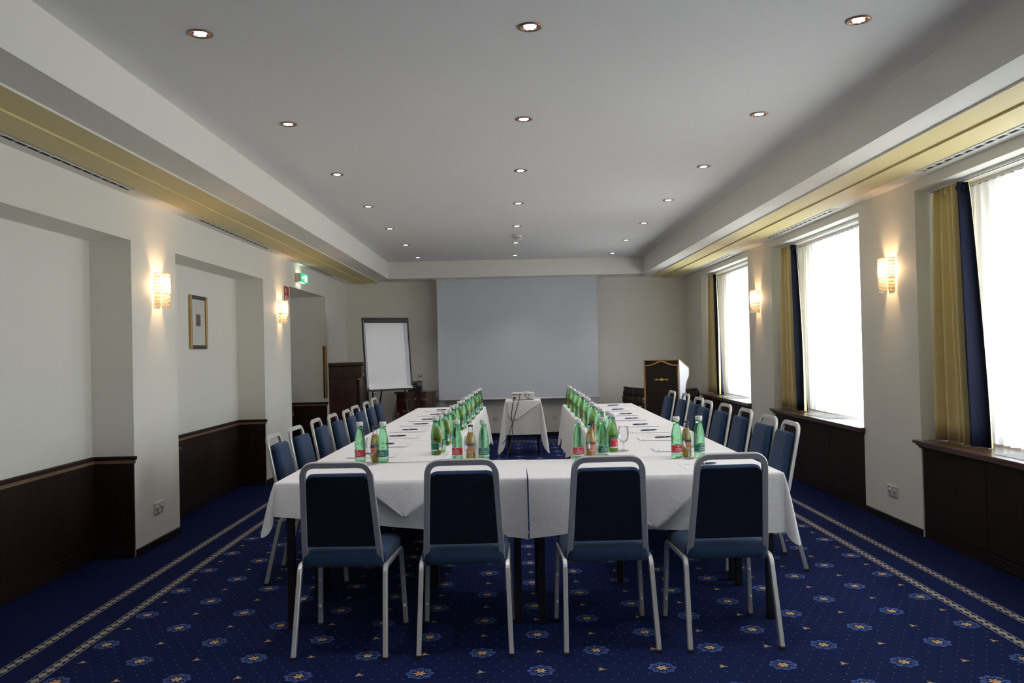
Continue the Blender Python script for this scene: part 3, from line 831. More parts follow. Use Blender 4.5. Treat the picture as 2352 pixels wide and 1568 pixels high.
# ================================================================== BOTTLES, GLASSES, PAPER, PENS
def cyl_text(body, size, r, zc, m, a_c=-PI / 2):
    me = text_mesh('lettering', body, size, m, space=.85)
    for v in me.vertices:
        a = a_c + v.co.x / r; v.co = Vector((r * math.cos(a), r * math.sin(a), zc + v.co.y))
    me.update(); return me

def make_water(colour):
    t = thing('water_bottle', (0, 0, 0), '', 'bottle')
    MB().lathe([(.026, 0), (.0300, .004), (.0312, .012), (.0314, .060), (.0308, .085), (.0314, .115), (.0308, .132), (.0278, .152), (.0232, .172), (.0190, .188), (.0172, .198), (.0176, .203), (.0196, .206), (.0190, .212), (.0180, .216), (.0180, .219)], 24).build('bottle_glass', 'green_glass', t)
    MB().lathe([(.0196, .2175), (.0204, .219), (.0204, .237), (.0190, .240), (.002, .2402)], 20).build('cap', 'cap_white', t)
    lab = MB().lathe([(.0319, .034), (.0319, .076)], 24, a0=-PI / 2 - 1.75, a1=-PI / 2 + 1.75, cap=False).build('label', 'lab_red' if colour == 'red' else 'lab_green', t)
    MB().lathe([(.0319, .0265), (.0319, .034)], 24, a0=-PI / 2 - 1.75, a1=-PI / 2 + 1.75, cap=False).build('label_band', 'lab_white', lab)
    MB().lathe([(.0319, .076), (.0319, .078)], 24, a0=-PI / 2 - 1.75, a1=-PI / 2 + 1.75, cap=False).build('label_band', 'lab_white', lab)
    MB().lathe([(.0318, .028), (.0318, .077)], 8, a0=PI / 2 - 1.05, a1=PI / 2 - .15, cap=False).build('back_label', 'lab_teal', t)
    MB().lathe([(.0320, .029), (.0320, .046)], 8, a0=PI / 2 - 1.0, a1=PI / 2 - .2, cap=False).build('barcode', 'lab_white', t)
    for body, size, zc in (('RÖMER', .0112, .0555), ('QUELLE', .0112, .0445)):
        o = bpy.data.objects.new('lettering', cyl_text(body, size, .0322, zc, 'lab_white')); COL.objects.link(o); o.parent = lab
    # small crest above the name
    em = MB()
    for dx, dz, s_ in ((-.0025, .0675, .0022), (.0015, .0665, .0026), (.0005, .0705, .0020), (-.003, .071, .0014)):
        em.ball((dx, -.0321, dz), s_, 6, 4, 1, .15, 1)
    em.build('crest', 'lab_white', lab)
    return t
def make_juice():
    t = thing('juice_bottle', (0, 0, 0), '', 'bottle')
    MB().lathe([(.024, 0), (.0283, .004), (.0292, .018), (.0276, .034), (.0256, .046), (.0266, .060), (.0284, .090), (.0284, .112), (.0262, .130), (.0212, .150), (.0158, .165), (.0140, .175), (.0136, .195), (.0146, .198), (.0146, .203)], 22, cap=False).build('bottle_glass', 'clear_glass', t)
    MB().lathe([(.022, .0012), (.0268, .005), (.0277, .018), (.0262, .034), (.0243, .046), (.0252, .060), (.0269, .090), (.0269, .112), (.0248, .130), (.0198, .150), (.0146, .164), (.001, .1645)], 22).build('juice', 'juice', t)
    MB().lathe([(.0155, .199), (.0158, .203), (.0150, .209), (.002, .2095)], 18).build('cap', 'cap_dark', t)
    lab = MB().lathe([(.0264, .046), (.0272, .060), (.0288, .086)], 22, a0=-PI / 2 - 1.5, a1=-PI / 2 + 1.5, cap=False).build('label', 'lab_juice', t)
    MB().lathe([(.0288, .086), (.0289, .100)], 22, a0=-PI / 2 - 1.5, a1=-PI / 2 + 1.5, cap=False).build('label_band', 'lab_navy', lab)
    return t
def make_glass():
    t = thing('wine_glass', (0, 0, 0), '', 'glass', group='stemmed glasses')
    MB().lathe([(.0305, .152), (.0335, .130), (.0355, .108), (.0345, .088), (.0290, .068), (.0190, .056), (.0070, .0515), (.001, .051)], 24, cap=False).build('bowl', 'clear_glass', t)
    MB().lathe([(.0311, .1535), (.0305, .152), (.0311, .1512)], 24, cap=False).build('rim', 'stem_glass', t)
    MB().lathe([(.0085, .0500), (.0050, .044), (.0042, .030), (.0050, .012), (.0085, .006)], 12).build('stem', 'stem_glass', t)
    MB().lathe([(.0310, .0006), (.0312, .0022), (.0200, .0042), (.006, .0075)], 24).build('foot', 'clear_glass', t)
    return t
protos = {'red': make_water('red'), 'green': make_water('green'), 'juice': make_juice(), 'glass': make_glass()}
first = {k: True for k in protos}
def put(kind, x, y, rz, label, group, z=ZT + .003):
    o = protos[kind] if first[kind] else copy_tree(protos[kind]); first[kind] = False
    o.location = (x, y, z); o.rotation_euler = (0, 0, rz); o['label'] = label; o['group'] = group
NM = {'red': 'green water bottle with red label', 'green': 'green water bottle with green label', 'juice': 'orange juice bottle with dark cap'}
fr = ['leftmost set on the front table', 'set left of the centre on the front table', 'set right of the centre on the front table', 'rightmost set on the front table']
for k, (xr_, yr_, xg_, yg_, xj, yj, gx, gy) in enumerate(((-.904, 4.975, -.762, 4.951, -.815, 4.985, -.820, 4.872), (-.322, 4.965, -.161, 4.925, -.240, 4.960, -.238, 4.850), (.394, 4.849, .547, 4.915, .470, 4.880, .476, 4.785), (.969, 4.845, 1.105, 4.861, 1.040, 4.905, 1.030, 4.800))):
    fc = [-.28, -.05, .05, .25][k]
    put('red', xr_, yr_, fc - .1, NM['red'] + ', ' + fr[k], 'water bottles with red labels')
    put('green', xg_, yg_, fc, NM['green'] + ', ' + fr[k], 'water bottles with green labels')
    put('juice', xj, yj, fc, NM['juice'] + ', ' + fr[k], 'orange juice bottles')
    put('glass', gx, gy, 0, 'clear stemmed glass before the juice, ' + fr[k], 'stemmed glasses')
put('glass', .712, 5.245, 0, 'clear stemmed glass alone beside a red-labelled bottle on the right table row', 'stemmed glasses')
LYS = [5.26, 5.78, 6.30, 6.87, 7.40, 7.86, 8.46, 9.03]
RYS = [5.20, 5.66, 6.24, 6.89, 7.48, 7.98, 8.53, 9.17]
SETN = ['first set from the camera', 'second set from the camera', 'third set from the camera', 'fourth set from the camera', 'fifth set from the camera', 'sixth set from the camera', 'seventh set from the camera', 'last set at far end']
for k in range(8):
    yy = LYS[k]; xx = -.475 + .034 * (yy - 5.25)
    w = ' on the left table row, ' + SETN[k]
    put('green', xx, yy, -PI / 2 + .1, NM['green'] + w, 'water bottles with green labels')
    put('juice', xx + .006, yy + .073, -PI / 2, NM['juice'] + w, 'orange juice bottles')
    put('red', xx + .018, yy + .150, -PI / 2 - .1, NM['red'] + w, 'water bottles with red labels')
    yy = RYS[k]; xx = .640 + .0065 * (yy - 5.2) - (.02 if k in (1, 2) else 0)
    w = ' on the right table row, ' + SETN[k]
    put('red', xx, yy, PI / 2 - (.5 if k == 0 else .2), NM['red'] + w, 'water bottles with red labels')
    put('juice', xx - .002, yy + .075, PI / 2, NM['juice'] + w, 'orange juice bottles')
    put('green', xx - .004, yy + .155, PI / 2 - .1, NM['green'] + w, 'water bottles with green labels')

# paper and pens
def make_paper():
    t = thing('paper_sheet', (0, 0, 0), '', 'paper', group='writing paper at the places')
    MB().box(-.105, .105, -.1485, .1485, 0, .0014).build('sheet', 'paper', t)
    MB().box(-.080, -.045, .122, .130, .0014, .0017).build('printed_mark', 'ink', t)
    return t
def make_pen():
    t = thing('ballpoint_pen', (0, 0, 0), '', 'pen', group='pens at the places')
    MB().lathe([(.0008, -.070), (.0030, -.062), (.0048, -.050), (.0056, -.010)], 10, axis='y').build('barrel', 'pen', t)
    MB().lathe([(.0060, -.010), (.0060, -.006)], 10, axis='y').build('ring', 'chrome', t)
    MB().lathe([(.0058, -.006), (.0054, .040), (.0040, .064), (.0012, .070)], 10, axis='y').build('pen_cap', 'pen', t)
    MB().box(-.0015, .0015, .005, .058, .0058, .0075).build('clip', 'chrome', t)
    MB().lathe([(.0004, -.076), (.0014, -.069)], 8, axis='y').build('tip', 'chrome', t)
    return t
pap, pen = make_paper(), make_pen(); n_p = [0]
def place(px, py, prz, qx, qy, qrz, w):
    a, b = (pap, pen) if not n_p[0] else (copy_tree(pap), copy_tree(pen)); n_p[0] = 1
    a.location = (px, py, ZT + .0032); a.rotation_euler = (0, 0, prz); a['label'] = 'white paper with small print mark, ' + w
    b.location = (qx, qy, ZT + .0105); b.rotation_euler = (0, 0, qrz); b['label'] = 'navy ballpoint pen lying on paper, ' + w
LP = [5.33, 5.89, 6.437, 6.947, 7.481, 7.985, 8.617, 9.255]; LPX = [-.905, -.898, -.880, -.844, -.806, -.791, -.773, -.757]
RP = [5.296, 5.923, 6.454, 6.950, 7.569, 8.123, 8.740, 9.369]; RPX = [1.104, 1.094, 1.077, 1.091, 1.110, 1.133, 1.137, 1.168]
PLN = ['first place from the camera', 'second place from the camera', 'third place from the camera', 'fourth place from the camera', 'fifth place from the camera', 'sixth place from the camera', 'seventh place from the camera', 'last place at far end']
for k in range(8):
    place(-.855 + .023 * (LP[k] - 6.4), LP[k] - .045, -PI / 2 - .023, LPX[k], LP[k], -PI / 2 + .10, PLN[k] + ' on the left table row')
    place(1.062 + .011 * (RP[k] - 6.4), RP[k] - .045, PI / 2 - .011, RPX[k], RP[k], PI / 2 + .20, PLN[k] + ' on the right table row')
for k, (x_, y_) in enumerate(((-.82, 4.40), (-.23, 4.40), (.46, 4.40), (1.028, 4.425))):
    place(x_, y_, 0, x_ + (.03 if k == 3 else -.02), y_ + (.10 if k == 3 else -.06), -1.3, ['leftmost', 'second', 'third', 'rightmost'][k] + ' place at the front table')

# ================================================================== SCONCES
def make_sconce():
    t = thing('crystal_sconce', (0, 0, 0), '', 'wall lamp', group='crystal wall sconces')
    # local: wall at x=0, lamp projects to +x
    MB().box(0, .012, -.045, .045, -.115, .115, .003).build('back_plate', 'brass', t)
    for z in (.128, -.02):
        m = MB(); m.tube([(.004 + .088 * math.sin(a), -.082 * math.cos(a), z) for a in [PI * k / 16 for k in range(17)]], .0028, 6)
        m.build('hoop', 'brass', t)
    nb = 17
    st = MB()
    for r_ in range(10):
        st.ball((0, 0, .118 - r_ * .0262), .0112, 8, 6, .8, .8, 1.1)
    me = st.mesh('crystal_strand', 'crystal')
    for k in range(nb):
        a = PI * (k + .5) / nb
        o = bpy.data.objects.new('crystal_strand', me); COL.objects.link(o); o.parent = t
        o.location = (.004 + .088 * math.sin(a), -.082 * math.cos(a), -.004 * (k % 2)); o.rotation_euler = (0, 0, a)
    b = MB().lathe([(.001, .035), (.010, .038), (.017, .055), (.014, .078), (.006, .100), (.001, .108)], 14, c=(.042, 0, 0))
    b.build('bulb', 'bulb', t)
    MB().lathe([(.009, -.01), (.011, .035)], 12, c=(.042, 0, 0)).build('socket', 'brass', t)
    MB().tube([(.012, 0, -.005), (.042, 0, -.005)], .006, 8).build('arm', 'brass', t)
    return t
s0 = make_sconce(); first_s = True
for x_, y_, rz, w in ((XL, 6.335, 0, 'left pier nearest the camera'), (XL, 9.72, 0, 'left pier beside the red sign'), (XR, 6.36, PI, 'window pier nearest the camera'), (XR, 9.76, PI, 'window pier farther from the camera')):
    o = s0 if first_s else copy_tree(s0); first_s = False
    o.location = (x_, y_, 1.925); o.rotation_euler = (0, 0, rz); o['label'] = 'lit crystal bead wall sconce on the ' + w
    ld = bpy.data.lights.new('sconce_light', 'POINT'); ld.energy = 11; ld.color = (1.0, .64, .33); ld.shadow_soft_size = .03
    lo = bpy.data.objects.new('sconce_light', ld); COL.objects.link(lo)
    lo.location = (x_ + (.072 if rz == 0 else -.072), y_, 1.960)

# ================================================================== CURTAINS
def sheer(i, a, b, w):
    t = thing('sheer_curtain', (0, 0, 0), 'white pleated sheer curtain across the %s' % w, 'curtain', group='sheer curtains')
    y0, y1 = a + .015, b - .015; zt_, zb = 2.474, .712; xs = 3.245
    n = int((y1 - y0) / .0115); ph = i * 1.7
    def fn(u, v):
        yy = y0 + (y1 - y0) * u; z = zt_ + (zb - zt_) * v
        k = yy * 2 * PI / .092 + .9 * math.sin(yy * 3.1 + ph) + .5 * math.sin(yy * 7.7)
        am = (.007 + .016 * min(1, v * 6)) * (1 + .3 * math.sin(yy * 5 + ph))
        return (xs + am * math.sin(k) + .006 * math.sin(k * .37 + v * 2), yy + .006 * math.cos(k), z)
    MB().grid(fn, n, 10).build('voile', 'sheer', t, fix=False)
    def hd(u, v):
        yy = y0 + (y1 - y0) * u; k = yy * 2 * PI / .092 + .9 * math.sin(yy * 3.1 + ph) + .5 * math.sin(yy * 7.7)
        return (xs - .002 + .007 * math.sin(k), yy, 2.478 - .045 * v)
    MB().grid(hd, n, 1).build('heading_tape', 'sheer', t, fix=False)
    tk = thing('curtain_track', (0, 0, 0), 'double white curtain track above the %s' % w, 'curtain track', group='curtain tracks')
    for x_ in (3.08, 3.245):
        MB().box(x_ - .014, x_ + .014, a + .005, b - .005, 2.480, 2.499).build('rail', 'vent_white', tk)
        MB().box(x_ - .004, x_ + .004, a + .006, b - .006, 2.478, 2.481).build('slot', 'vent_dark', tk)
def drape(i, b, w):
    t = thing('drape', (0, 0, 0), 'gathered gold drape with navy border at the %s' % w, 'curtain', group='gold drapes')
    zt_, zb = 2.472, .708
    def surf(s0_, s1_, seed):
        def fn(u, v):
            s_ = s0_ + (s1_ - s0_) * u             # 0 at the far wall side .. 1 at the leading edge
            spread = .40 + .16 * v ** .8
            yy = b - .05 - .02 * (1 - v) - spread * s_
            am = (.026 + .026 * v ** .7) * (1 + .35 * math.sin(s_ * 9 + seed))
            k = s_ * 2 * PI * 5.3 + seed + .5 * math.sin(v * 2 + s_ * 4)
            return (3.075 + am * math.sin(k) + .006 * math.sin(2 * k + v * 3) + .02 * v * math.sin(s_ * 3), yy + .010 * math.cos(k * 1.0), zt_ + (zb - zt_) * v - .004 * math.sin(k))
        return fn
    g = MB().grid(surf(.06, .80, i * .8), 70, 14).build('gold_panel', 'drape', t, fix=False)
    nv = MB().grid(surf(.795, .985, i * .8), 24, 14).build('navy_border', 'drape_navy', t, fix=False)
    MB().grid(surf(.0, .065, i * .8), 10, 14).build('navy_border', 'drape_navy', t, fix=False)
    MB().grid(surf(.98, 1.0, i * .8), 4, 14).build('gold_edging', 'drape', t, fix=False)
    for p in (g, nv):
        md = p.modifiers.new('thickness', 'SOLIDIFY'); md.thickness = .004
    hb = MB()
    for k in range(5): hb.ball((3.078 + .012 * (k % 2), b - .105 - k * .052, 2.447), .020, 8, 6, .8, .6, 1.1)
    hb.build('gathered_heading', 'drape', t)
    kn = MB(); kn.ball((3.062, b - .405, 2.440), .026, 10, 8, .8, 1.1, 1.0); kn.ball((3.066, b - .445, 2.430), .020, 10, 8, .8, 1.0, 1.1)
    kn.build('navy_knot', 'drape_navy', t)
WN = ['window beside the camera', 'window nearest the front chairs', 'middle window', 'window by the lectern']
for i, (a, b) in enumerate(WIN):
    sheer(i, a, b, WN[i])
    if i: drape(i, b, WN[i])

# ================================================================== WINDOW SILL CABINETS
def sill_cabinet(a, b, w):
    t = thing('sill_cabinet', (0, 0, 0), 'dark wood radiator cabinet with polished sill under the %s' % w, 'cabinet', group='sill cabinets')
    XP = XR + .006
    MB().box(XR - .052, XG - .005, a + .002, b - .002, .676, .700, .004).build('sill_board', 'wood_sill', t)
    # sill nose runs a little past the bay in front of the pier
    MB().box(XR - .052, XR - .002, b - .004, b + .03, .676, .700, .004).build('sill_return', 'wood_sill', t)
    MB().box(XR - .052, XR - .002, a - .03, a + .004, .676, .700, .004).build('sill_return', 'wood_sill', t)
    MB().box(XR - .036, XP + .02, a - .018, b + .018, .660, .6765, .003).build('moulding', 'wood_strip', t)
    MB().box(XR - .018, XP + .02, a - .010, b + .010, .645, .6605, .003).build('moulding', 'wood_dark', t)
    n = 3; L_ = (b - a - .008) / n
    for k in range(n):
        MB().box(XP, XP + .02, a + .004 + k * L_ + .002, a + .004 + (k + 1) * L_ - .002, .085, .645, .002).build('front_panel', 'wood_dark', t)
    MB().box(XP + .02, XP + .03, a + .004, b - .004, .0, .66).build('carcass', 'black_wood', t)
    MB().box(XP + .003, XP + .02, a + .004, b - .004, .001, .083).build('plinth', 'wood_dark', t)
    ym = (a + b) / 2
    fg = thing_part('floor_grille', t)
    MB().box(XP + .001, XP + .004, ym - .36, ym + .36, .012, .072).build('opening', 'vent_dark', fg)
    for z in (.018, .034, .050, .066): MB().box(XP - .003, XP + .003, ym - .37, ym + .37, z - .0035, z + .0035).build('louvre', 'wood_dark', fg)
    sg = thing_part('sill_grille', t)
    MB().box(XR + .02, XR + .21, ym - .32, ym + .32, .700, .7015).build('frame', 'grey_plastic', sg)
    slat = MB().box(-.0022, .0022, -.31, .31, 0, .0022).mesh('slat', 'vent_white')
    for k in range(14):
        o = bpy.data.objects.new('slat', slat); COL.objects.link(o); o.parent = sg; o.location = (XR + .031 + k * .0129, ym, .7015)
def thing_part(name, parent):
    o = bpy.data.objects.new(name, None); COL.objects.link(o); o.parent = parent; return o
for i, (a, b) in enumerate(WIN): sill_cabinet(a, b, WN[i])

# ================================================================== WALL FITTINGS
def socket_plate(loc, rz, n, label, kinds):
    t = thing('wall_socket', loc, label, 'socket', rz, 'wall sockets')      # local: wall at y=0, faces -y
    w = .041 * n
    MB().box(-w, w, -.010, 0, -.041, .041, .003).build('plate', 'white_plastic', t)
    for k in range(n):
        cx = -w + .041 + k * .082
        if kinds[k] == 's':
            MB().lathe([(.030, -.0102), (.030, -.0108), (.027, -.0108), (.0265, -.0102)], 22, c=(cx, 0, 0), axis='y', cap=False).build('ring', 'grey_plastic', t)
            MB().lathe([(.020, -.0101), (.020, -.0112), (.001, -.0112)], 20, c=(cx, 0, 0), axis='y').build('well', 'white_plastic', t)
            for q in (-1, 1): MB().lathe([(.0030, -.0110), (.0030, -.0122), (.0005, -.0122)], 10, c=(cx + q * .0095, 0, 0), axis='y').build('contact', 'dark_plastic', t)
        else:
            MB().lathe([(.030, -.0102), (.0285, -.0165), (.001, -.0165)], 22, c=(cx, 0, 0), axis='y').build('cover', 'white_plastic', t)
            MB().lathe([(.0312, -.0100), (.0312, -.0108), (.0300, -.0108)], 22, c=(cx, 0, 0), axis='y', cap=False).build('ring', 'grey_plastic', t)
    return t
socket_plate((XL, 6.30, .285), PI / 2, 2, 'double white socket low on the left pier below the sconce', 'ss')
socket_plate((XR, 6.43, .255), -PI / 2, 2, 'double white socket low on the window pier below the sconce', 'ss')
socket_plate((-.238, YB, .295), 0, 1, 'white data socket on the end wall left of the projector table', 's')
socket_plate((.565, YB, .285), 0, 1, 'blank white socket cover on the end wall beside the projector table', 'c')
socket_plate((.742, YB, .288), 0, 1, 'white socket on the end wall nearest the right table row', 's')
t = thing('dimmer_switch', (-1.475, YB, 1.00), 'white double switch with two round dials behind the flip chart', 'switch')
MB().box(-.045, .045, -.010, 0, -.085, .085, .003).build('plate', 'white_plastic', t)
for z in (.043, -.043):
    MB().lathe([(.034, -.010), (.034, -.016), (.001, -.016)], 22, c=(0, 0, z), axis='y').build('dial', 'white_plastic', t)
    MB().lathe([(.0355, -.010), (.0355, -.012), (.034, -.012)], 22, c=(0, 0, z), axis='y', cap=False).build('dial_ring', 'grey_plastic', t)

# exit sign on the left wall, projecting box with the lit face to the room
t = thing('exit_sign', (XL, 10.62, 2.395), 'lit green exit sign box above the doorway niche', 'exit sign')
MB().box(0.001, .074, -.165, .165, -.055, .055, .004).build('housing', 'cream_plastic', t)
MB().box(.074, .088, -.160, .160, -.055, .055, .003).build('sign_face', 'sign_green', t)
pg = MB()
pg.box(.088, .0895, .03, .10, -.040, .040); pg.box(.088, .0895, -.125, -.05, -.010, .010)
pg.prism([(-.145, 0), (-.115, .026), (-.115, -.026)], 'x', .088, .0895)
pg.build('door_and_arrow', 'sign_white', t)
mn = MB(); mn.ball((.0885, -.012, .032), .010, 8, 6, .2, 1, 1)
for pts in ([(-.010, .020), (.004, -.006), (-.012, -.020), (-.020, -.042)], [(.004, -.006), (.018, -.022), (.020, -.042)], [(-.008, .016), (-.030, .010), (-.036, -.006)], [(-.006, .016), (.012, .006), (.024, .014)]):
    mn.tube([(.0885, p[0], p[1]) for p in pts], .0045, 6, (1, 0, 0))
mn.build('running_figure', 'sign_white', t)
MB().box(.020, .060, -.12, .12, .0551, .0558).build('light_slot', 'sign_slot', t)
MB().box(.020, .060, -.12, .12, -.0558, -.0551).build('light_slot', 'sign_slot', t)

t = thing('fire_sign', (XL, 10.04, 2.149), 'red fire equipment sign with white pictogram on the left pier', 'sign')
MB().box(.0005, .003, -.105, .105, -.098, .098).build('plate', 'red_sign', t)
MB().box(.003, .0036, -.060, -.012, -.088, -.010).build('pictogram', 'white_sign', t)
aw = MB().prism([(-.065, .050), (-.036, .082), (-.008, .050)], 'x', .003, .0036); aw.box(.003, .0036, -.052, -.020, .018, .050); aw.build('pictogram', 'white_sign', t)
fl = MB()
for k in range(4): fl.prism([(.02 + .018 * k, -.088), (.036 + .018 * k, -.088), (.040 + .014 * k, -.05 + .02 * (k % 2)), (.028 + .018 * k, -.01 - .02 * (k % 2))], 'x', .003, .0036)
fl.build('flame', 'white_sign', t)

# framed picture
t = thing('picture', (XN, 7.945, 1.745), 'gold-framed small engraving in a wide cream mount on the niche wall', 'picture')
h, v, fw = .215, .254, .036
for y0, y1, z0, z1, m, nm in ((-h, -h + fw, -v, v, 'gold_frame', 'frame_side'), (h - fw, h, -v, v, 'gold_frame', 'frame_side'), (-h + fw, h - fw, v - fw, v, 'frame_dark', 'frame_rail'), (-h + fw, h - fw, -v, -v + fw, 'frame_dark', 'frame_rail')):
    MB().box(.0008, .024, y0, y1, z0, z1, .006).build(nm, m, t)
MB().box(.0008, .008, -h + fw, h - fw, -v + fw, v - fw).build('mount', 'mount', t)
MB().box(.008, .0085, -.050, .050, -.030, .072).build('engraving', 'print', t)
for y0, y1, z0, z1 in ((-.058, -.050, -.038, .080), (.050, .058, -.038, .080), (-.05, .05, -.038, -.030), (-.05, .05, .072, .080)):
    MB().box(.008, .0105, y0, y1, z0, z1).build('inner_frame', 'gold_frame', t)

# ================================================================== SCREEN, FLIP CHART, FURNITURE AT THE FAR END
t = thing('projection_screen', (.150, 13.40, 0), 'large pale grey roll-down projection screen on the end wall', 'screen')
MB().grid(lambda u, v: (-1.295 + 2.59 * u, .010 * math.sin(u * 5) * (1 - v) * .6 + .004 * math.sin(u * 17 + v * 3), 2.582 - 1.942 * v), 40, 8).build('fabric', 'screen', t, fix=False)
MB().tube([(-1.300, 0, .635), (1.300, 0, .635)], .014, 10).build('bottom_bar', 'white_plastic', t)
MB().box(-1.36, 1.36, -.03, .03, 2.576, 2.5885, .003).build('ceiling_slot', 'white_plastic', t)

def flipchart():
    rz = math.radians(33)
    t = thing('flip_chart', (-1.70, 11.77, 0), 'flip chart with blank white paper and black frame on a tripod', 'flip chart', rz)
    tl_ = math.radians(6)
    def P(x, yy, z):   # board coordinates -> thing coordinates, board leans back
        return Vector((x, yy * math.cos(tl_) + (z) * math.sin(tl_), .885 + z * math.cos(tl_) - yy * math.sin(tl_)))
    def slab(name, m, x0, x1, y0, y1, z0, z1, bev=.0):
        b_ = MB().box(x0, x1, y0, y1, z0, z1, bev); b_.v = [tuple(P(*q)) for q in b_.v]; b_.build(name, m, t)
    slab('board', 'lit_side_board', -.345, .345, 0, .014, .012, 1.020)
    slab('paper_pad', 'paper', -.322, .270, -.008, 0, .045, .975)
    slab('clamp_bar', 'dark_plastic', -.33, .345, -.026, -.001, .968, 1.018, .008)
    for (x0, x1, z0, z1) in ((-.362, -.340, 0, 1.035), (.340, .362, 0, 1.035), (-.362, .362, -.004, .018), (-.362, .362, 1.016, 1.042)):
        slab('edge_frame', 'dark_plastic', x0, x1, -.010, .020, z0, z1, .006)
    slab('pen_tray', 'vent_white', -.335, .338, -.050, -.002, .018, .048, .003)
    for sx in (-1, 1):
        MB().tube([P(sx * .24, .022, .06), (sx * .33, -.02, 0.004)], .012, 8).build('leg', 'dark_plastic', t)
        MB().ball(tuple(P(sx * .25, -.012, -.02)), .016, 8, 6).build('leg_knob', 'chrome', t)
        MB().tube([P(sx * .25, .012, -.02), P(sx * .25, -.008, -.02)], .008, 8).build('leg_bolt', 'chrome', t)
    MB().tube([P(0, .03, .5), (0, .62, .004)], .012, 8).build('leg', 'dark_plastic', t)
flipchart()

def tall_cabinet():
    t = thing('tall_chest', (-2.445, 12.70, 0), 'tall dark mahogany chest with brass knobs beside the doorway niche', 'cabinet')
    # front faces +x ; depth x -.215..+.20, width y -.40..+.40
    MB().box(-.225, .170, -.40, .40, .05, 1.06, .004).build('body', 'wood_red', t)
    MB().box(-.225, .235, -.41, .41, 1.06, 1.235, .006).build('upper_case', 'wood_red', t)
    MB().box(-.228, .285, -.435, .435, 1.235, 1.288, .008).build('top', 'wood_red', t)
    MB().box(-.225, .235, -.41, .41, 0, .06, .005).build('plinth', 'wood_red', t)
    dw = MB().box(.235, .247, -.38, .38, 1.075, 1.222, .004).build('drawer', 'wood_red', t)
    for yy in (-.22, .22): MB().ball((.255, yy, 1.15), .014, 8, 6).build('knob', 'brass', dw)
    for k in range(4):
        z0 = .075 + k * .245
        dw = MB().box(.170, .182, -.33, .33, z0, z0 + .232, .004).build('drawer', 'wood_red', t)
        for yy in (-.2, .2): MB().ball((.192, yy, z0 + .12), .014, 8, 6).build('knob', 'brass', dw)
        MB().box(.182, .184, -.012, .012, z0 + .13, z0 + .17).build('escutcheon', 'brass', dw)
    for s_ in (-1, 1):
        cl = MB().lathe([(.024, .06), (.026, .10), (.024, .5), (.022, 1.02)], 14, c=(.202, s_ * .372, 0)).build('column', 'black_wood', t)
        MB().lathe([(.026, 1.025), (.030, 1.035), (.030, 1.058)], 14, c=(.202, s_ * .372, 0)).build('capital', 'brass', cl)
tall_cabinet()

def cabriole(m, x, y, z0, z1, dx, dy, r0=.030, r1=.016):
    pts = []
    for k in range(11):
        q = k / 10
        o_ = .035 * math.sin(q * PI * 1.0) * (1 - q) * 1.6 - .018 * math.sin(q * PI) * q * 2 + .018 * q ** 4
        pts.append((x + dx * o_, y + dy * o_, z1 + (z0 - z1) * q))
    loops = []
    for k, p in enumerate(pts):
        q = k / 10; r = r0 * (1 - q) + r1 * q + (.006 if k == 10 else 0)
        loops.append([(p[0] + r * math.cos(2 * PI * j / 8), p[1] + r * math.sin(2 * PI * j / 8), p[2]) for j in range(8)])
    m.loft(loops)

def commode():
    t = thing('small_commode', (-1.508, 13.42, 0), 'small mahogany commode with curved legs behind the flip chart', 'commode')
    n = 16
    def front(u): return -.19 - .030 * math.sin(PI * u) + .012 * math.cos(4 * PI * u)
    poly = [(-.30 + .60 * k / n, front(k / n)) for k in range(n + 1)] + [(.30, .19), (-.30, .19)]
    MB().prism(poly, 'z', .40, .765).build('body', 'wood_red', t)
    ptop = [(-.335 + .67 * k / n, front(k / n) - .028) for k in range(n + 1)] + [(.335, .20), (-.335, .20)]
    MB().prism(ptop, 'z', .765, .792).build('top', 'wood_red', t)
    ap = [(-.29, .40), (-.20, .36), (-.1, .375), (0, .34), (.1, .375), (.20, .36), (.29, .40)]
    MB().prism(ap, 'y', -.21, -.185).build('apron', 'wood_red', t)
    for z0 in (.42, .59):
        dw = MB().grid(lambda u, v: (-.26 + .52 * u, front((u * .52 + .04) / .6) - .006, z0 + .15 * v), n, 1).build('drawer_front', 'wood_red', t)
        for cx in (-.15, .15):
            MB().tube([(cx - .045, -.232, z0 + .08), (cx - .03, -.240, z0 + .068), (cx + .03, -.240, z0 + .068), (cx + .045, -.232, z0 + .08)], .004, 6).build('pull', 'gold_leaf', dw)
        MB().ball((0, -.226, z0 + .085), .012, 8, 6, 1, .4, 1.4).build('keyhole', 'gold_leaf', dw)
    for sx in (-1, 1):
        for sy in (-1, 1):
            m = MB(); cabriole(m, sx * .275, sy * .165, 0.0, .46, sx, sy); m.build('leg', 'wood_red', t)
commode()
t = thing('stereo_unit', (-1.53, 13.42, .7922), 'black and grey audio unit standing on the small commode', 'audio unit')
MB().box(-.11, .11, -.10, .10, 0, .085, .004).build('case', 'dark_plastic', t)
MB().box(-.11, .11, -.098, .10, .085, .145, .004).build('tuner', 'grey_plastic', t)
MB().box(-.08, .05, -.1005, -.097, .10, .130).build('display', 'dark_plastic', t)
MB().box(-.02, .02, -.1015, -.099, .06, .07).build('badge', 'chrome', t)
MB().box(-.115, .115, -.10, .10, .145, .156, .003).build('lid', 'dark_plastic', t)

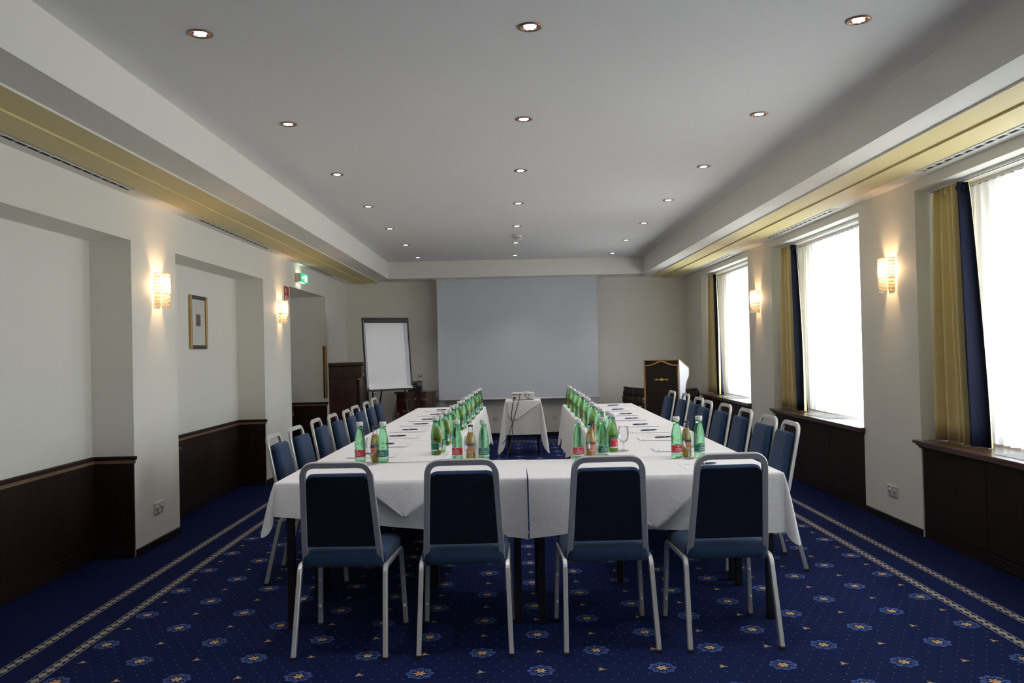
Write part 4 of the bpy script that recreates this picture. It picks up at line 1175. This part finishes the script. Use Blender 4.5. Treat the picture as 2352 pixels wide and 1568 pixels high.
def lectern():
    t = thing('lectern', (2.14, 11.62, 0), 'dark wooden lectern with gilt arched border and side panels coloured pale as window-lit', 'lectern', math.radians(-24))
    W = .255; D = .44
    prof = [(-.02, 0.03), (-.02, 1.232), (.40, 1.105), (.405, 1.04), (.385, .985), (.30, .93), (.235, .86), (.225, .78), (.225, .03)]
    for s_ in (-1, 1):
        x0, x1 = (W - .022, W) if s_ > 0 else (-W, -W + .022)
        b_ = MB().prism(prof, 'x', x0, x1)
        b_.v = [(p[0] + s_ * .10 * max(0, p[1]), p[1], p[2]) for p in b_.v]
        b_.build('side_panel', 'lit_side_board', t)  # pale tone paints in the daylight falling on the lectern side
        ed = MB()
        pp = [Vector((s_ * (W + .0015) + s_ * .10 * max(0, p[0]), p[0], p[1])) for p in prof]
        ed.sweep(pp[1:-1], rsec(.006, .010, .001), (1, 0, 0)); ed.build('edge_strip', 'gilt', t)
    MB().box(-W + .02, W - .02, -.03, -.008, .03, 1.225, .002).build('front_panel', 'lect_wood', t)
    MB().box(-W, W, -.034, .235, 0, .05, .006).build('base', 'lect_wood', t)
    n = 24
    arch = [(-.235 + .47 * k / n, 1.155 + .058 * math.exp(-((k / n - .5) / .22) ** 2)) for k in range(n + 1)]
    MB().sweep([(p[0], -.036, p[1]) for p in arch], rsec(.014, .020, .003), (0, 1, 0)).build('arch_moulding', 'gilt', t)
    for s_ in (-1, 1): MB().box(s_ * .238 - .011, s_ * .238 + .011, -.043, -.030, .06, 1.158, .003).build('side_moulding', 'gilt', t)
    MB().box(-W, W, -.040, -.010, 1.222, 1.236, .003).build('top_edge', 'gilt', t)
    orn = MB()
    orn.ball((0, -.034, .955), .024, 10, 8, 1, .35, 1)
    for s_ in (-1, 1):
        orn.ball((s_ * .035, -.033, .955), .016, 10, 8, 1.6, .3, .5); orn.ball((s_ * .072, -.033, .955), .017, 10, 8, 1.3, .3, .8); orn.ball((s_ * .098, -.033, .955), .008, 8, 6, 1.6, .4, .6)
    orn.build('ornament', 'gold_leaf', t)
    top = MB().prism([(-.02, 1.222), (.392, 1.098), (.392, 1.080), (-.02, 1.204)], 'x', -W + .02, W - .02); top.build('reading_desk', 'lect_wood', t)
    MB().box(-W, W, .392, .41, 1.08, 1.125, .003).build('book_ledge', 'lect_wood', t)
lectern()

def desk():
    t = thing('ornate_desk', (2.33, 12.80, 0), 'carved dark antique desk with slate leather top behind the lectern', 'desk', math.radians(14))
    hw, hd_ = .44, .38
    MB().box(-hw, hw, -hd_, hd_, .755, .785, .008).build('top', 'wood_red', t)
    MB().box(-hw + .05, hw - .05, -hd_ + .04, hd_ - .04, .785, .789).build('leather_top', 'leather', t)
    MB().box(-hw + .04, hw - .04, -hd_ + .03, hd_ - .03, .60, .755, .004).build('frieze', 'wood_red', t)
    for cx in (-.25, .0, .25):
        dw = MB().box(cx - .115, cx + .115, -hd_ + .018, -hd_ + .03, .62, .735, .003).build('drawer', 'wood_red', t)
        MB().ball((cx, -hd_ + .012, .68), .014, 8, 6, 1.4, .6, .8).build('pull', 'gold_leaf', dw)
    rnd = random.Random(3)
    # carved end: rows of acanthus lumps hung along the short side, scrolls on the corners
    cr_ = MB()
    for q in range(26):
        yy = -hd_ + .03 + (2 * hd_ - .06) * (q % 13) / 12; zz = .73 - .11 * (q // 13) - .02 * rnd.random()
        cr_.ball((-hw - .005 + .01 * rnd.random(), yy, zz), .045 + .012 * rnd.random(), 8, 6, .55, .9, 1.5)
    cr_.build('carved_frieze', 'carving', t)
    for sx in (-1, 1):
        for sy in (-1, 1):
            m = MB(); cabriole(m, sx * (hw - .05), sy * (hd_ - .05), 0.0, .72, sx, sy, .060, .026)
            m.ball((sx * (hw - .02), sy * (hd_ - .02), .70), .055, 10, 8, 1, 1, 1.2); m.ball((sx * (hw - .005), sy * (hd_ - .005), .60), .042, 10, 8, 1, 1, 1.4)
            m.ball((sx * (hw - .03), sy * (hd_ - .03), .46), .045, 10, 8, .9, .9, 1.9)
            lg = m.build('carved_leg', 'carving', t)
            g = MB(); g.ball((sx * (hw + .02), sy * (hd_ + .035), .645), .020, 8, 6, 1, 1, 1.4); g.tube([(sx * (hw + .02), sy * (hd_ + .03), .62), (sx * (hw + .03), sy * (hd_ + .02), .58), (sx * (hw + .01), sy * (hd_ + .01), .54)], .007, 6)
            g.build('gilt_mount', 'gold_leaf', lg)
    rail = MB()
    for q in range(9): rail.ball((-hw - .004, -hd_ + .02 + (2 * hd_ - .04) * q / 8, .792), .022, 8, 6, 1, 1.6, .8)
    rail.build('carved_rim', 'carving', t)
desk()

# ================================================================== PROJECTOR TABLE
t = thing('side_table', (.180, 11.42, 0), 'small square table with grey legs under the projector cloth', 'table', -.02)
MB().box(-.225, .225, -.225, .225, .70, .725, .003).build('tabletop', 'board', t)
for sx in (-1, 1):
    for sy in (-1, 1): MB().box(sx * .20 - .016, sx * .20 + .016, sy * .20 - .016, sy * .20 + .016, 0, .70, .003).build('leg', 'black_metal', t)
pc = tablecloth('tablecloth', (.180, 11.42, 0), -.02, .47, .48, {s_: (lambda q: .455) for s_ in ('front', 'right', 'back', 'left')}, 'white square cloth with long hanging corners on the projector table', 'white linen tablecloths', 31, flare=.022, amp=.006, tip=.245, tipflare=.12, z=.732)
flap = MB()
flap.add([(-.21, -.2545, .722), (.232, -.2545, .728), (.225, -.266, .705), (-.08, -.290, .495), (-.15, -.292, .490), (-.19, -.288, .53)], [(0, 1, 2, 3, 4, 5)])
fo = flap.build('folded_corner', 'linen', pc)
md = fo.modifiers.new('thickness', 'SOLIDIFY'); md.thickness = .003

t = thing('projector', (.182, 11.38, .7345), 'white video projector seen from its connector side', 'projector', -.02)
MB().box(-.155, .155, -.115, .115, .006, .098, .008).build('case', 'white_plastic', t)
for sx in (-1, 1):
    for sy in (-1, 1): MB().lathe([(.010, 0), (.010, .007)], 10, c=(sx * .12, sy * .085, 0)).build('foot', 'dark_plastic', t)
bpn = MB().box(-.145, .145, -.1165, -.1145, .012, .092).build('connector_panel', 'white_plastic', t)
for x_, z_, w_, h_ in ((-.125, .076, .028, .010), (-.098, .078, .010, .006), (-.076, .076, .022, .010), (-.045, .076, .022, .010), (-.022, .076, .008, .012), (-.004, .078, .006, .006), (.028, .076, .026, .009), (.032, .052, .022, .009), (.062, .076, .010, .008), (.078, .076, .010, .008), (.094, .076, .010, .008), (.078, .060, .010, .010), (.094, .060, .010, .010)):
    MB().box(x_ - w_ / 2, x_ + w_ / 2, -.1178, -.116, z_ - h_ / 2, z_ + h_ / 2).build('port', 'dark_plastic', bpn)
MB().box(-.133, -.098, -.118, -.116, .018, .044).build('power_inlet', 'dark_plastic', bpn)
MB().box(.045, .10, -.1172, -.116, .020, .034).build('rating_plate', 'grey_plastic', bpn)
MB().lathe([(.036, .113), (.040, .128), (.030, .130), (.002, .128)], 20, c=(-.08, 0, .052), axis='y').build('lens', 'dark_plastic', t)
t = thing('remote_control', (.232, 11.37, .8335), 'small white remote lying on top of the projector', 'remote', -.3)
MB().box(-.024, .024, -.045, .045, 0, .017, .006).build('body', 'white_plastic', t)
for k in range(3): MB().lathe([(.005, .017), (.004, .019), (.0005, .019)], 10, c=(0, -.02 + .02 * k, 0)).build('button', 'grey_plastic', t)

def cable(name, pts, label, r=.0045):
    P = fillet(pts, .09, 8); MB().tube(P, r, 8).build(name, 'rubber', None)
    o = [q for q in COL.objects if q.type == 'MESH'][-1]
    return o
o = MB().tube(fillet([(.065, 11.258, .766), (.052, 11.19, .752), (.036, 11.148, .690), (.012, 11.128, .52), (.034, 11.118, .40), (.016, 11.105, .20), (-.035, 11.05, .06), (-.06, 10.9, .006), (-.05, 10.3, .006), (.05, 9.9, .006)], .12, 8), .0048, 8).build('power_cable', 'rubber')
tag(o, 'black cable hanging straight down the front of the projector cloth', 'cable')
o = MB().tube(fillet([(.137, 11.258, .811), (.128, 11.19, .765), (.105, 11.146, .690), (.060, 11.124, .54), (.020, 11.112, .41), (-.03, 11.105, .27), (-.12, 11.10, .15), (-.32, 11.3, .05), (-.55, 11.8, .006), (-.9, 12.4, .006)], .12, 8), .0048, 8).build('video_cable', 'rubber')
tag(o, 'black cable swinging left from the projector to the floor', 'cable')
